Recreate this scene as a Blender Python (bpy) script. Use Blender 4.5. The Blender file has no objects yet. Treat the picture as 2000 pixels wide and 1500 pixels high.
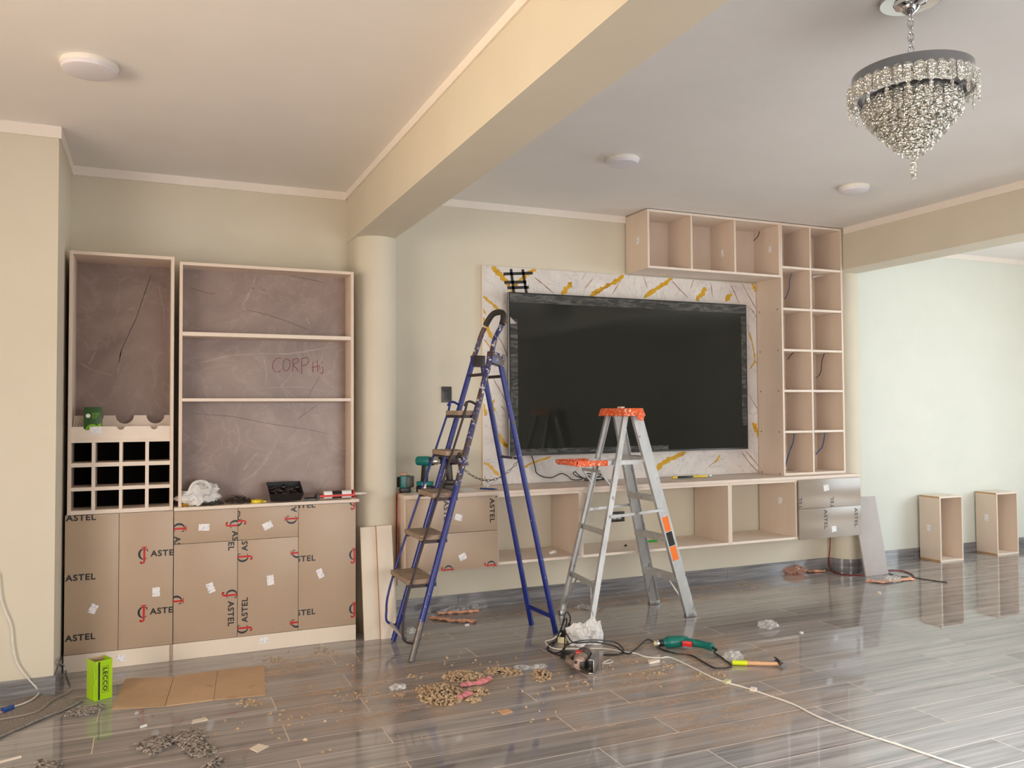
import bpy, bmesh, math, random
from mathutils import Vector, Matrix, noise

S = bpy.context.scene
COL = S.collection
random.seed(7)

# ------------------------------------------------------------------ camera
F_PX, YAW, PITCH, ROLL, CAM_H = 1625.24, 0.40868, 0.030406, 0.006089, 1.45
_f = Vector((math.sin(YAW) * math.cos(PITCH), math.cos(YAW) * math.cos(PITCH), math.sin(PITCH)))
_r = Vector((math.cos(YAW), -math.sin(YAW), 0))
_d = _f.cross(_r)
CR = math.cos(ROLL) * _r + math.sin(ROLL) * _d
CD = -math.sin(ROLL) * _r + math.cos(ROLL) * _d
CF = _f
cam_data = bpy.data.cameras.new('camera')
cam_data.sensor_width = 36.0
cam_data.lens = F_PX / 2000 * 36
cam_data.clip_start = 0.05
cam = bpy.data.objects.new('camera', cam_data)
COL.objects.link(cam)
cam.matrix_world = Matrix(((CR.x, -CD.x, -CF.x, 0), (CR.y, -CD.y, -CF.y, 0), (CR.z, -CD.z, -CF.z, CAM_H), (0, 0, 0, 1)))
S.camera = cam


# survey helpers: a measured picture point on a known plane of the room -> metres
def _ray(px, py):
    return CR * ((px - 1000) / F_PX) + CD * ((py - 750) / F_PX) + CF


def PZ(z, px, py):
    d = _ray(px, py); t = (z - CAM_H) / d.z
    return Vector((d.x * t, d.y * t, z))


def PY(y, px, py):
    d = _ray(px, py); t = y / d.y
    return Vector((d.x * t, y, CAM_H + d.z * t))


# ------------------------------------------------------------------ world, lights, exposure
W = bpy.data.worlds.new('world'); S.world = W
W.use_nodes = True
W.node_tree.nodes['Background'].inputs[0].default_value = (0.75, 0.85, 1.0, 1)
W.node_tree.nodes['Background'].inputs[1].default_value = 0.25


def area(name, loc, target, sx, sy, power, col, spread):
    l = bpy.data.lights.new(name, 'AREA'); l.shape = 'RECTANGLE'
    l.size = sx; l.size_y = sy; l.energy = power; l.color = col; l.spread = math.radians(spread)
    o = bpy.data.objects.new(name, l); COL.objects.link(o)
    o.location = loc
    o.rotation_euler = (Vector(target) - Vector(loc)).to_track_quat('-Z', 'Y').to_euler()
    return o


# daylight entering through the glazed front (behind the viewer), the right bay windows and a sunlit left opening
area('daylight_left', (-3.6, 0.3, 1.25), (2.0, 5.0, -.9), 3.4, 1.9, 118, (1.0, 0.90, 0.80), 105)
area('daylight_front', (3.4, -3.2, 1.4), (3.4, 5.0, -1.6), 4.6, 1.9, 100, (1.0, 0.96, 0.92), 110)
area('daylight_right', (9.6, 2.0, 1.5), (5.0, 2.8, 0.3), 3.0, 2.0, 150, (0.80, 0.93, 1.0), 150)
# low sun falling through the left opening onto the floor behind the viewer
area('sun_left', (-3.8, 0.9, 2.4), (-2.0, 1.7, 0), 1.4, .9, 250, (1.0, 0.74, 0.60), 28)
area('fill_beam', (-3.85, 2.0, 1.5), (1.2, 2.5, 2.6), 1.4, 1.2, 30, (1.0, 0.74, 0.46), 75)  # added warm fill aimed at the side of the left beam
area('fill_front', (4.0, -3.3, 2.4), (3.6, 0.2, 0), 2.6, .9, 205, (.84, 0.93, 1.0), 30)  # added cool fill, bounced off the floor to lift the middle ceiling
area('fill_right', (9.7, 2.4, 2.4), (7.8, 2.6, 0), 2.0, .9, 230, (.92, 0.97, 1.0), 35)  # added fill on the unseen floor to brighten the right bay ceiling

S.view_settings.view_transform = 'Standard'
S.view_settings.look = 'None'
S.view_settings.gamma = 1
S.view_settings.use_curve_mapping = False
S.view_settings.exposure = -0.2
S.cycles.use_denoising = True
S.cycles.max_bounces = 10
S.cycles.diffuse_bounces = 5
S.cycles.transparent_max_bounces = 24
S.cycles.caustics_reflective = False
S.cycles.caustics_refractive = False
S.cycles.sample_clamp_indirect = 6

# ------------------------------------------------------------------ materials


def srgb(r, g, b):
    def c(v):
        v /= 255.0
        return v / 12.92 if v <= 0.04045 else ((v + 0.055) / 1.055) ** 2.4
    return (c(r), c(g), c(b), 1)


class NT:
    def __init__(s, name):
        s.m = bpy.data.materials.new(name); s.m.use_nodes = True
        s.t = s.m.node_tree; s.n = s.t.nodes; s.l = s.t.links
        s.b = s.n['Principled BSDF']; s.out = s.n['Material Output']

    def new(s, kind, **kw):
        n = s.n.new(kind)
        for k, v in kw.items():
            if k in n.bl_rna.properties.keys(): setattr(n, k, v)
            else: n.inputs[k.replace('_', ' ')].default_value = v
        return n

    def link(s, a, b): s.l.new(a, b)

    def coords(s, scale=(1, 1, 1), rot=(0, 0, 0), kind='position'):
        if kind == 'position': src = s.new('ShaderNodeNewGeometry').outputs['Position']
        else: src = s.new('ShaderNodeTexCoord').outputs['Object']
        mp = s.new('ShaderNodeMapping')
        mp.inputs['Scale'].default_value = scale; mp.inputs['Rotation'].default_value = rot
        s.link(src, mp.inputs['Vector'])
        return mp

    def noise(s, vec, scale, detail=4, rough=.6, dist=0):
        n = s.new('ShaderNodeTexNoise'); n.inputs['Scale'].default_value = scale
        n.inputs['Detail'].default_value = detail; n.inputs['Roughness'].default_value = rough
        n.inputs['Distortion'].default_value = dist
        if vec is not None: s.link(vec, n.inputs['Vector'])
        return n.outputs['Fac']

    def ramp(s, fac, stops):
        r = s.new('ShaderNodeValToRGB'); e = r.color_ramp.elements
        while len(e) < len(stops): e.new(0.5)
        for i, (p, c) in enumerate(stops):
            e[i].position = p
            e[i].color = c if len(c) == 4 else (*c, 1)
        s.link(fac, r.inputs['Fac'])
        return r.outputs['Color']

    def mix(s, fac, a, b):
        m = s.new('ShaderNodeMix', data_type='RGBA')
        for v, i in ((fac, 0), (a, 6), (b, 7)):
            if hasattr(v, 'is_linked') or hasattr(v, 'links'): s.link(v, m.inputs[i])
            else: m.inputs[i].default_value = v
        return m.outputs[2]

    def math(s, op, a, b=0.0, clamp=False):
        m = s.new('ShaderNodeMath'); m.operation = op; m.use_clamp = clamp
        for v, i in ((a, 0), (b, 1)):
            if hasattr(v, 'links'): s.link(v, m.inputs[i])
            else: m.inputs[i].default_value = v
        return m.outputs[0]

    def bump(s, fac, strength=.2, dist=.002):
        b = s.new('ShaderNodeBump'); b.inputs['Strength'].default_value = strength; b.inputs['Distance'].default_value = dist
        s.link(fac, b.inputs['Height']); s.link(b.outputs[0], s.b.inputs['Normal'])


def plain(name, col, rough=.5, metal=0.0, var=0.06, scale=14, bump=0, spec=.5, coat=0, stretch=(1, 1, 1)):
    """single-colour surface with slight procedural mottling"""
    m = NT(name)
    v = m.coords(stretch)
    f = m.noise(v.outputs[0], scale)
    d = tuple(max(0, c * (1 - var)) for c in col[:3]) + (1,)
    e = tuple(min(1, c * (1 + var)) for c in col[:3]) + (1,)
    m.link(m.ramp(f, [(.3, d), (.7, e)]), m.b.inputs['Base Color'])
    m.b.inputs['Roughness'].default_value = rough
    m.b.inputs['Metallic'].default_value = metal
    m.b.inputs['Specular IOR Level'].default_value = spec
    m.b.inputs['Coat Weight'].default_value = coat
    if bump: m.bump(f, bump)
    return m.m


def speckled(name, col, chip, thr, scale, rough=.4, metal=0, chip2=None, thr2=.7, stretch=(1, 1, 1)):
    """paint with chips and splashes of a second (and third) colour"""
    m = NT(name)
    v = m.coords(stretch)
    f = m.noise(v.outputs[0], scale, 5, .65)
    base = m.ramp(m.noise(v.outputs[0], scale * .3), [(.3, tuple(c * .85 for c in col[:3])), (.7, tuple(min(1, c * 1.12) for c in col[:3]))])
    c = m.mix(m.ramp(f, [(thr, (0, 0, 0)), (thr + .03, (1, 1, 1))]), base, chip)
    if chip2:
        v2 = m.coords(stretch, (1, 2, .5))
        f2 = m.noise(v2.outputs[0], scale * .45, 5, .7)
        c = m.mix(m.ramp(f2, [(thr2, (0, 0, 0)), (thr2 + .03, (1, 1, 1))]), c, chip2)
    m.link(c, m.b.inputs['Base Color'])
    m.b.inputs['Roughness'].default_value = rough
    m.b.inputs['Metallic'].default_value = metal
    return m.m


MT = {}
MT['wall'] = plain('wall_paint', srgb(214, 207, 190), .55, var=.02, scale=3, spec=.25)
MT['ceiling'] = plain('ceiling_paint', srgb(238, 236, 234), .7, var=.02, scale=2, spec=.2)
MT['wallmint'] = plain('pale_mint_wall_paint', srgb(221, 224, 216), .55, var=.02, scale=3, spec=.25)
MT['trim'] = plain('cornice_paint', srgb(240, 232, 224), .5, var=.02)
MT['mel'] = plain('beige_melamine', srgb(220, 203, 188), .45, var=.035, scale=5, stretch=(1, 1, .15))
MT['meledge'] = plain('pale_edge_band', srgb(230, 216, 203), .45, var=.03)
MT['plinth'] = plain('pale_plinth_board', srgb(230, 217, 201), .5, var=.03, scale=4)
MT['film'] = plain('taupe_film', srgb(178, 157, 136), .36, var=.02, scale=4)
MT['filmgrey'] = plain('taupe_film_glossy', srgb(152, 141, 130), .22, var=.03, scale=4, bump=.015)
MT['ink'] = plain('black_print', srgb(28, 26, 30), .4)
MT['navy'] = plain('navy_print', srgb(22, 24, 40), .4)
MT['redink'] = plain('red_print', srgb(190, 18, 28), .4)
MT['pen'] = plain('red_marker', srgb(135, 40, 48), .5)
MT['greypanel'] = plain('grey_board', srgb(176, 168, 166), .6, var=.03)
MT['black'] = plain('black_plastic', srgb(24, 24, 26), .4)
MT['blackcable'] = plain('black_cable', srgb(18, 18, 18), .45)
MT['whitecable'] = plain('white_cable', srgb(225, 222, 214), .45)
MT['greycable'] = plain('grey_cable', srgb(150, 143, 134), .5)
MT['redcable'] = plain('dark_red_cable', srgb(120, 24, 30), .45)
MT['orangewire'] = plain('red_orange_wire', srgb(190, 60, 40), .5)
MT['bluecable'] = plain('blue_cable', srgb(20, 75, 130), .45)
MT['blueplug'] = plain('blue_plug', srgb(20, 60, 130), .4)
MT['chrome'] = plain('chrome', (.75, .75, .77, 1), .08, 1.0, var=.02)
MT['darkchrome'] = plain('smoked_mirror_steel', (.3, .3, .31, 1), .12, 1.0, var=.05)
MT['steel'] = plain('steel', (.45, .45, .46, 1), .35, 1.0, var=.15, scale=60)
MT['bare'] = plain('bare_dirty_steel', (.16, .145, .135, 1), .45, .6, var=.3, scale=40)
MT['alu'] = speckled('worn_aluminium', (.62, .63, .64, 1), (.30, .29, .28, 1), .62, 28, .38, .75, (.80, .80, .79, 1), .60, (1, 1, .35))
MT['orange'] = speckled('orange_plastic', srgb(228, 92, 34), srgb(238, 212, 198), .56, 60, .45)
MT['blue'] = speckled('chipped_blue_paint', srgb(18, 36, 118), srgb(205, 205, 215), .665, 55, .3, 0, srgb(62, 46, 50), .62)
MT['worn'] = speckled('paint_splashed_tube', srgb(36, 42, 96), srgb(205, 200, 195), .55, 45, .4, 0, srgb(74, 52, 44), .5)
MT['rust'] = speckled('dark_rusty_steel', srgb(52, 40, 38), srgb(30, 45, 110), .62, 40, .45, .2, srgb(140, 130, 125), .7)
MT['tape'] = plain('black_tape', srgb(16, 16, 17), .45)
MT['grip'] = speckled('worn_black_rubber', srgb(40, 36, 34), srgb(120, 115, 108), .68, 60, .6)
MT['wood'] = speckled('weathered_step_wood', srgb(156, 136, 118), srgb(110, 80, 60), .60, 16, .65, 0, srgb(150, 138, 126), .62, (.4, 1.6, 3))
MT['teal'] = plain('teal_plastic', srgb(0, 112, 112), .38)
MT['tealdrill'] = plain('green_teal_casing', srgb(6, 108, 98), .32)
MT['redbtn'] = plain('red_trigger', srgb(205, 30, 40), .35)
MT['lime'] = plain('lime_card', srgb(160, 205, 16), .4)
MT['cardboard'] = speckled('brown_cardboard', srgb(196, 165, 132), srgb(182, 148, 112), .6, 6, .75)
MT['dkgreen'] = plain('dark_green_card', srgb(36, 78, 26), .35)
MT['limeleaf'] = plain('lime_print', srgb(128, 180, 20), .35)
MT['whitepaper'] = plain('white_paper', srgb(238, 238, 240), .6, var=.02)
MT['yellow'] = plain('yellow_plastic', srgb(226, 200, 30), .4)
MT['hivis'] = plain('fluorescent_yellow_paint', srgb(214, 232, 30), .4)
MT['ash'] = plain('pale_hammer_wood', srgb(214, 168, 128), .55, var=.08, stretch=(1, 6, 6))
MT['green'] = plain('green_plastic', srgb(30, 170, 50), .4)
MT['cream'] = plain('cream_plastic', srgb(214, 206, 165), .45)
MT['taupe_tool'] = plain('taupe_tool_casing', srgb(132, 116, 106), .5, var=.12, scale=40)
MT['pinkgrey'] = plain('dusty_pink_plastic', srgb(176, 150, 140), .5, var=.1, scale=40)
MT['caulk'] = plain('caulk_gun_red', srgb(205, 45, 35), .4)
MT['lampw'] = plain('opal_diffuser', srgb(228, 226, 234), .35, var=.01)
MT['lampr'] = plain('lamp_rim', srgb(240, 236, 230), .4, var=.01)
MT['pinkplastic'] = plain('pink_plastic_scrap', srgb(206, 130, 135), .3, var=.2, scale=30)
MT['orangefoil'] = plain('orange_wrapper', srgb(222, 164, 134), .35, var=.25, scale=30)
MT['chip'] = speckled('wood_chip', srgb(170, 144, 114), srgb(206, 186, 156), .55, 60, .8)
MT['screwmetal'] = plain('dull_screw_metal', srgb(96, 88, 82), .35, .7, var=.4, scale=120)
MT['gold'] = speckled('gold_vein', srgb(206, 160, 28), srgb(176, 126, 30), .55, 14, .3)
MT['brownvein'] = plain('brown_vein', srgb(150, 118, 96), .3, var=.2)
MT['greyvein'] = plain('soft_grey_vein', srgb(196, 190, 188), .25, var=.1)
MT['darkvein'] = plain('dark_stone_crack', srgb(84, 70, 68), .35, var=.2)
MT['lightvein'] = plain('light_stone_vein', srgb(154, 137, 131), .35, var=.15)
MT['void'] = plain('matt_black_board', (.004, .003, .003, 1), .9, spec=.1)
MT['hole'] = plain('screw_head', srgb(86, 66, 58), .4)
MT['switch'] = plain('black_switch', srgb(52, 48, 46), .3)
MT['label'] = plain('warning_label_orange', srgb(240, 120, 40), .4)


def m_particle():
    m = NT('particle_board'); v = m.coords()
    f = m.noise(v.outputs[0], 260, 3)
    m.link(m.ramp(f, [(.35, srgb(150, 105, 66)), (.65, srgb(216, 178, 130))]), m.b.inputs['Base Color'])
    m.b.inputs['Roughness'].default_value = .8
    return m.m


MT['particle'] = m_particle()


def m_tile(name, tile=True):
    """grey wood-look polished porcelain with fine sawdust lying on it"""
    m = NT(name)
    oi = m.new('ShaderNodeObjectInfo')
    geo = m.new('ShaderNodeNewGeometry')
    off = m.new('ShaderNodeCombineXYZ')
    rnd = m.math('MULTIPLY', oi.outputs['Random'], 37.0)
    m.link(rnd, off.inputs[0]); m.link(m.math('MULTIPLY', oi.outputs['Random'], 11.0), off.inputs[1])
    add = m.new('ShaderNodeVectorMath'); add.operation = 'ADD'
    m.link(geo.outputs['Position'], add.inputs[0]); m.link(off.outputs[0], add.inputs[1])
    def mp(s):
        k = m.new('ShaderNodeMapping'); k.inputs['Scale'].default_value = s
        m.link(add.outputs[0], k.inputs['Vector']); return k.outputs[0]
    g1 = m.noise(mp((.55, 13, 1)), 1.6, 6, .6, .25)
    g2 = m.noise(mp((1.1, 55, 1)), 2.0, 4, .6, .15)
    g = m.math('ADD', m.math('MULTIPLY', g1, .72), m.math('MULTIPLY', g2, .28))
    colr = m.ramp(g, [(.28, srgb(88, 86, 87)), (.42, srgb(140, 136, 135)), (.56, srgb(168, 163, 161)), (.72, srgb(190, 184, 181))])
    shade = m.math('ADD', m.math('MULTIPLY', oi.outputs['Random'], .22), .80)
    hs = m.new('ShaderNodeHueSaturation'); m.link(shade, hs.inputs['Value']); m.link(colr, hs.inputs['Color'])
    # sawdust
    sep = m.new('ShaderNodeSeparateXYZ'); m.link(geo.outputs['Position'], sep.inputs[0])

    def blob(cx, cy, rx, ry):
        a = m.math('DIVIDE', m.math('SUBTRACT', sep.outputs[0], cx), rx)
        b = m.math('DIVIDE', m.math('SUBTRACT', sep.outputs[1], cy), ry)
        d = m.math('ADD', m.math('MULTIPLY', a, a), m.math('MULTIPLY', b, b))
        return m.math('SUBTRACT', 1.0, d, True)
    blobs = [blob(1.15, 4.2, .75, .5), blob(2.7, 4.05, .9, .65), blob(3.4, 5.45, 2.2, .28), blob(2.4, 3.4, .8, .5), blob(.75, 4.85, .45, .35)]
    s = blobs[0]
    for b in blobs[1:]: s = m.math('MAXIMUM', s, b)
    pv = m.new('ShaderNodeMapping'); pv.inputs['Scale'].default_value = (1, 2.2, 1); m.link(geo.outputs['Position'], pv.inputs['Vector'])
    dn = m.noise(pv.outputs[0], 3.2, 6, .68, .4)
    fine = m.noise(geo.outputs['Position'], 120, 2, .6)
    dm = m.ramp(m.math('ADD', m.math('MULTIPLY', dn, .8), m.math('MULTIPLY', fine, .25)), [(.44, (0, 0, 0)), (.66, (1, 1, 1))])
    dust = m.math('MULTIPLY', m.math('MULTIPLY', dm, m.math('POWER', s, .6)), .85)
    cfin = m.mix(dust, hs.outputs[0], srgb(182, 146, 112))
    m.link(cfin, m.b.inputs['Base Color'])
    rr = m.math('ADD', m.math('MULTIPLY', dust, .45), m.math('ADD', m.math('MULTIPLY', s, .05), .028))
    m.link(rr, m.b.inputs['Roughness'])
    m.b.inputs['IOR'].default_value = 1.62
    m.bump(m.noise(geo.outputs['Position'], 5, 1), .004, .004)
    return m.m


MT['tile'] = m_tile('grey_wood_look_tile')
MT['grout'] = plain('grout', srgb(226, 208, 192), .8, var=.08)
MT['skirt'] = None


def m_skirt():
    m = NT('grey_wood_look_skirting')
    v = m.coords((1.2, 1.2, 26))
    g = m.noise(v.outputs[0], 1.8, 5, .6, .5)
    m.link(m.ramp(g, [(.3, srgb(92, 91, 95)), (.55, srgb(132, 131, 134)), (.75, srgb(162, 160, 161))]), m.b.inputs['Base Color'])
    m.b.inputs['Roughness'].default_value = .12
    return m.m


MT['skirt'] = m_skirt()


def m_stone():
    m = NT('taupe_marble_panel')
    v = m.coords((1, 1, 1), (0, .5, 0))
    f1 = m.noise(v.outputs[0], 2.2, 6, .62, 1.0)
    base = m.ramp(f1, [(.25, srgb(118, 101, 98)), (.5, srgb(141, 123, 118)), (.75, srgb(158, 140, 134))])
    vn = m.noise(v.outputs[0], 1.7, 5, .55, 2.2)
    band = m.math('ABSOLUTE', m.math('SUBTRACT', vn, .5))
    vein = m.ramp(band, [(0.0, (.16, .16, .16)), (.02, (0, 0, 0))])
    m.link(m.mix(vein, base, srgb(190, 175, 168)), m.b.inputs['Base Color'])
    m.b.inputs['Roughness'].default_value = .32
    return m.m


MT['stone'] = m_stone()


def m_marble():
    m = NT('white_marble_panel')
    v = m.coords((1, 1, 1), (0, .6, 0))
    f1 = m.noise(v.outputs[0], 2.0, 6, .6, 1.2)
    base = m.ramp(f1, [(.3, srgb(206, 200, 198)), (.6, srgb(228, 223, 220)), (.8, srgb(214, 208, 206))])
    vn = m.noise(v.outputs[0], 2.6, 6, .6, 2.4)
    band = m.math('ABSOLUTE', m.math('SUBTRACT', vn, .5))
    vein = m.ramp(band, [(0.0, (.6, .6, .6)), (.012, (0, 0, 0))])
    m.link(m.mix(vein, base, srgb(176, 168, 164)), m.b.inputs['Base Color'])
    m.b.inputs['Roughness'].default_value = .15
    return m.m


MT['marble'] = m_marble()


def m_screen():
    m = NT('black_screen_glass')
    m.b.inputs['Base Color'].default_value = (.017, .019, .017, 1)
    m.b.inputs['Roughness'].default_value = .06
    m.b.inputs['IOR'].default_value = 1.5
    return m.m


MT['screen'] = m_screen()


def m_clear(name, tint, gloss, rough=.08, streak=None):
    """clear plastic: see-through with glossy creases"""
    m = NT(name)
    tr = m.new('ShaderNodeBsdfTransparent'); tr.inputs[0].default_value = (*tint, 1)
    m.b.inputs['Base Color'].default_value = (.85, .85, .85, 1); m.b.inputs['Roughness'].default_value = rough
    mx = m.new('ShaderNodeMixShader')
    if streak:
        v = m.coords(streak[0])
        f = m.noise(v.outputs[0], streak[1], 5, .65, .8)
        lo = gloss * (.75 if gloss > .7 else .25)
        m.link(m.ramp(f, [(.45, (lo, lo, lo)), (.62, (gloss, gloss, gloss))]), mx.inputs[0])
    else:
        mx.inputs[0].default_value = gloss
    m.link(tr.outputs[0], mx.inputs[1]); m.link(m.b.outputs[0], mx.inputs[2])
    m.link(mx.outputs[0], m.out.inputs[0])
    return m.m


MT['clear'] = m_clear('clear_plastic_wrap', (.95, .95, .95), .6, .12, ((1, 1, 1), 40))
MT['bag'] = m_clear('thin_white_plastic', (.9, .86, .86), .9, .4, ((1, 1, 1), 7))
MT['tvfilm'] = m_clear('screen_film', (.9, .9, .9), .10, .3, ((2.5, 1, 9), 5))
MT['orangeclear'] = m_clear('orange_clear_plastic', (.95, .6, .42), .35, .15, ((1, 1, 1), 30))


def m_crystal():
    m = NT('cut_crystal')
    tr = m.new('ShaderNodeBsdfTransparent'); tr.inputs[0].default_value = (.90, .90, .88, 1)
    gl = m.new('ShaderNodeBsdfGlossy'); gl.inputs['Roughness'].default_value = .03; gl.inputs['Color'].default_value = (1, .98, .94, 1)
    v = m.coords()
    vo = m.new('ShaderNodeTexVoronoi'); vo.inputs['Scale'].default_value = 90
    m.link(v.outputs[0], vo.inputs['Vector'])
    bp = m.new('ShaderNodeBump'); bp.inputs['Strength'].default_value = .9; bp.inputs['Distance'].default_value = .01
    m.link(vo.outputs['Distance'], bp.inputs['Height']); m.link(bp.outputs[0], gl.inputs['Normal'])
    mx = m.new('ShaderNodeMixShader'); mx.inputs[0].default_value = .5
    m.link(tr.outputs[0], mx.inputs[1]); m.link(gl.outputs[0], mx.inputs[2]); m.link(mx.outputs[0], m.out.inputs[0])
    return m.m


MT['crystal'] = m_crystal()


def m_sticker():
    m = NT('printed_sticker')
    v = m.coords((1, 1, 1))
    f = m.noise(v.outputs[0], 130, 3, .7)
    m.link(m.ramp(f, [(.56, srgb(240, 240, 243)), (.62, srgb(150, 150, 175))]), m.b.inputs['Base Color'])
    m.b.inputs['Roughness'].default_value = .45
    return m.m


MT['sticker'] = m_sticker()


def m_rug():
    m = NT('grey_woven_mat')
    v = m.coords()
    f = m.noise(v.outputs[0], 160, 4, .7)
    m.link(m.ramp(f, [(.36, srgb(92, 86, 82)), (.62, srgb(172, 163, 156))]), m.b.inputs['Base Color'])
    m.b.inputs['Roughness'].default_value = .95
    m.bump(f, .8, .006)
    return m.m


MT['rug'] = m_rug()


def m_scrap():
    m = NT('shredded_fibre_scrap')
    v = m.coords((1, 1, 1), (0, 0, .5))
    w = m.noise(v.outputs[0], 75, 4, .7, .6)
    m.link(m.ramp(w, [(.40, srgb(58, 52, 48)), (.5, srgb(150, 140, 130)), (.62, srgb(206, 196, 186))]), m.b.inputs['Base Color'])
    m.b.inputs['Roughness'].default_value = .9
    m.bump(w, 1.0, .008)
    return m.m


MT['scrap'] = m_scrap()

# ------------------------------------------------------------------ mesh helpers
ORG = {}


def tag(o, label=None, cat=None, group=None, kind=None):
    if label: o['label'] = label
    if cat: o['category'] = cat
    if group: o['group'] = group
    if kind: o['kind'] = kind
    return o


def thing(name, label, cat, loc, group=None, kind=None):
    o = bpy.data.objects.new(name, None); COL.objects.link(o)
    o.empty_display_size = .05
    o.location = loc
    ORG[o.name] = Vector(loc)
    return tag(o, label, cat, group, kind)


def catmull(pts, n=6, closed=False):
    pts = [Vector(p) for p in pts]; out = []
    N = len(pts)
    rng = range(N) if closed else range(N - 1)
    for i in rng:
        if closed: p0, p1, p2, p3 = pts[(i - 1) % N], pts[i], pts[(i + 1) % N], pts[(i + 2) % N]
        else: p0, p1, p2, p3 = pts[max(i - 1, 0)], pts[i], pts[i + 1], pts[min(i + 2, N - 1)]
        for k in range(n):
            t = k / n
            out.append(.5 * ((2 * p1) + (p2 - p0) * t + (2 * p0 - 5 * p1 + 4 * p2 - p3) * t * t + (3 * p1 - p0 - 3 * p2 + p3) * t ** 3))
    if not closed: out.append(pts[-1])
    return out


class MB:
    def __init__(s, T=None):
        s.v = []; s.f = []; s.T = T

    def add(s, verts, faces):
        o = len(s.v)
        if s.T is not None: verts = [s.T @ Vector(p) for p in verts]
        s.v += [Vector(p) for p in verts]
        s.f += [tuple(i + o for i in f) for f in faces]
        return s

    def box(s, x0, x1, y0, y1, z0, z1):
        v = [(x0, y0, z0), (x1, y0, z0), (x1, y1, z0), (x0, y1, z0), (x0, y0, z1), (x1, y0, z1), (x1, y1, z1), (x0, y1, z1)]
        return s.add(v, [(0, 3, 2, 1), (4, 5, 6, 7), (0, 1, 5, 4), (1, 2, 6, 5), (2, 3, 7, 6), (3, 0, 4, 7)])

    def bar(s, p0, p1, w, t, wdir, off=(0, 0)):
        """rectangular bar p0->p1: w along wdir (made square to the bar), t across"""
        p0, p1 = Vector(p0), Vector(p1); a = (p1 - p0).normalized()
        u = Vector(wdir); u = (u - a * u.dot(a)).normalized(); n = a.cross(u)
        p0 = p0 + u * off[0] + n * off[1]; p1 = p1 + u * off[0] + n * off[1]
        v = []
        for p in (p0, p1):
            for cu, cn in ((-1, -1), (1, -1), (1, 1), (-1, 1)): v.append(p + u * (w / 2 * cu) + n * (t / 2 * cn))
        return s.add(v, [(0, 3, 2, 1), (4, 5, 6, 7), (0, 1, 5, 4), (1, 2, 6, 5), (2, 3, 7, 6), (3, 0, 4, 7)])

    def tube(s, path, r, n=8, closed=False, rfun=None):
        path = [Vector(p) for p in path]; N = len(path)
        verts = []; faces = []
        prev = None
        for i, p in enumerate(path):
            if closed: t = path[(i + 1) % N] - path[i - 1]
            else: t = path[min(i + 1, N - 1)] - path[max(i - 1, 0)]
            t.normalize()
            if prev is None:
                ref = Vector((0, 0, 1)) if abs(t.z) < .9 else Vector((1, 0, 0))
                u = t.cross(ref).normalized()
            else:
                u = (prev - t * prev.dot(t)).normalized()
            prev = u; w = t.cross(u)
            rr = r if rfun is None else rfun(i / (N - 1)) * r
            for k in range(n):
                a = 2 * math.pi * k / n
                verts.append(p + (u * math.cos(a) + w * math.sin(a)) * rr)
        for i in range(N if closed else N - 1):
            j = (i + 1) % N
            for k in range(n):
                l = (k + 1) % n
                faces.append((i * n + k, i * n + l, j * n + l, j * n + k))
        if not closed:
            faces.append(tuple(range(n))[::-1]); faces.append(tuple((N - 1) * n + k for k in range(n)))
        return s.add(verts, faces)

    def lathe(s, prof, c=(0, 0, 0), axis=(0, 0, 1), n=20, cap=True):
        """profile [(radius, height)] turned about an axis through c"""
        ax = Vector(axis).normalized()
        ref = Vector((0, 0, 1)) if abs(ax.z) < .9 else Vector((1, 0, 0))
        u = ax.cross(ref).normalized(); w = ax.cross(u); c = Vector(c)
        verts = []; faces = []
        for r, h in prof:
            for k in range(n):
                a = 2 * math.pi * k / n
                verts.append(c + ax * h + (u * math.cos(a) + w * math.sin(a)) * r)
        for i in range(len(prof) - 1):
            for k in range(n):
                l = (k + 1) % n
                faces.append((i * n + k, i * n + l, (i + 1) * n + l, (i + 1) * n + k))
        if cap:
            faces.append(tuple(range(n))[::-1]); faces.append(tuple((len(prof) - 1) * n + k for k in range(n)))
        return s.add(verts, faces)

    def prism(s, poly, o, u, v, depth):
        """2-D polygon in plane (o,u,v) extruded by depth along u x v"""
        o, u, v = Vector(o), Vector(u), Vector(v); nrm = u.cross(v).normalized()
        N = len(poly)
        a = [o + u * p[0] + v * p[1] for p in poly]; b = [p + nrm * depth for p in a]
        faces = [tuple(range(N))[::-1], tuple(range(N, 2 * N))]
        for i in range(N):
            j = (i + 1) % N; faces.append((i, j, N + j, N + i))
        return s.add(a + b, faces)

    def build(s, name, mat, parent=None, smooth=False, bevel=0, kind=None, subd=0):
        if parent is not None: org = ORG[parent.name]
        else:
            xs = [p.x for p in s.v]; ys = [p.y for p in s.v]; zs = [p.z for p in s.v]
            org = Vector(((min(xs) + max(xs)) / 2, (min(ys) + max(ys)) / 2, min(zs)))
        me = bpy.data.meshes.new(name)
        me.from_pydata([p - org for p in s.v], [], s.f)
        bm = bmesh.new(); bm.from_mesh(me); bmesh.ops.recalc_face_normals(bm, faces=bm.faces)
        if bevel:
            bmesh.ops.bevel(bm, geom=[e for e in bm.edges if e.calc_face_angle(0) > .6], offset=bevel, segments=2, affect='EDGES', profile=.6)
        bm.to_mesh(me); bm.free()
        if smooth or bevel:
            me.shade_smooth(); me.set_sharp_from_angle(angle=math.radians(42))
        me.materials.append(mat)
        o = bpy.data.objects.new(name, me); COL.objects.link(o)
        if parent is not None: o.parent = parent
        else: o.location = org
        ORG[o.name] = org
        if subd:
            md = o.modifiers.new('smooth', 'SUBSURF'); md.levels = subd; md.render_levels = subd
        if kind: o['kind'] = kind
        return o


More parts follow.
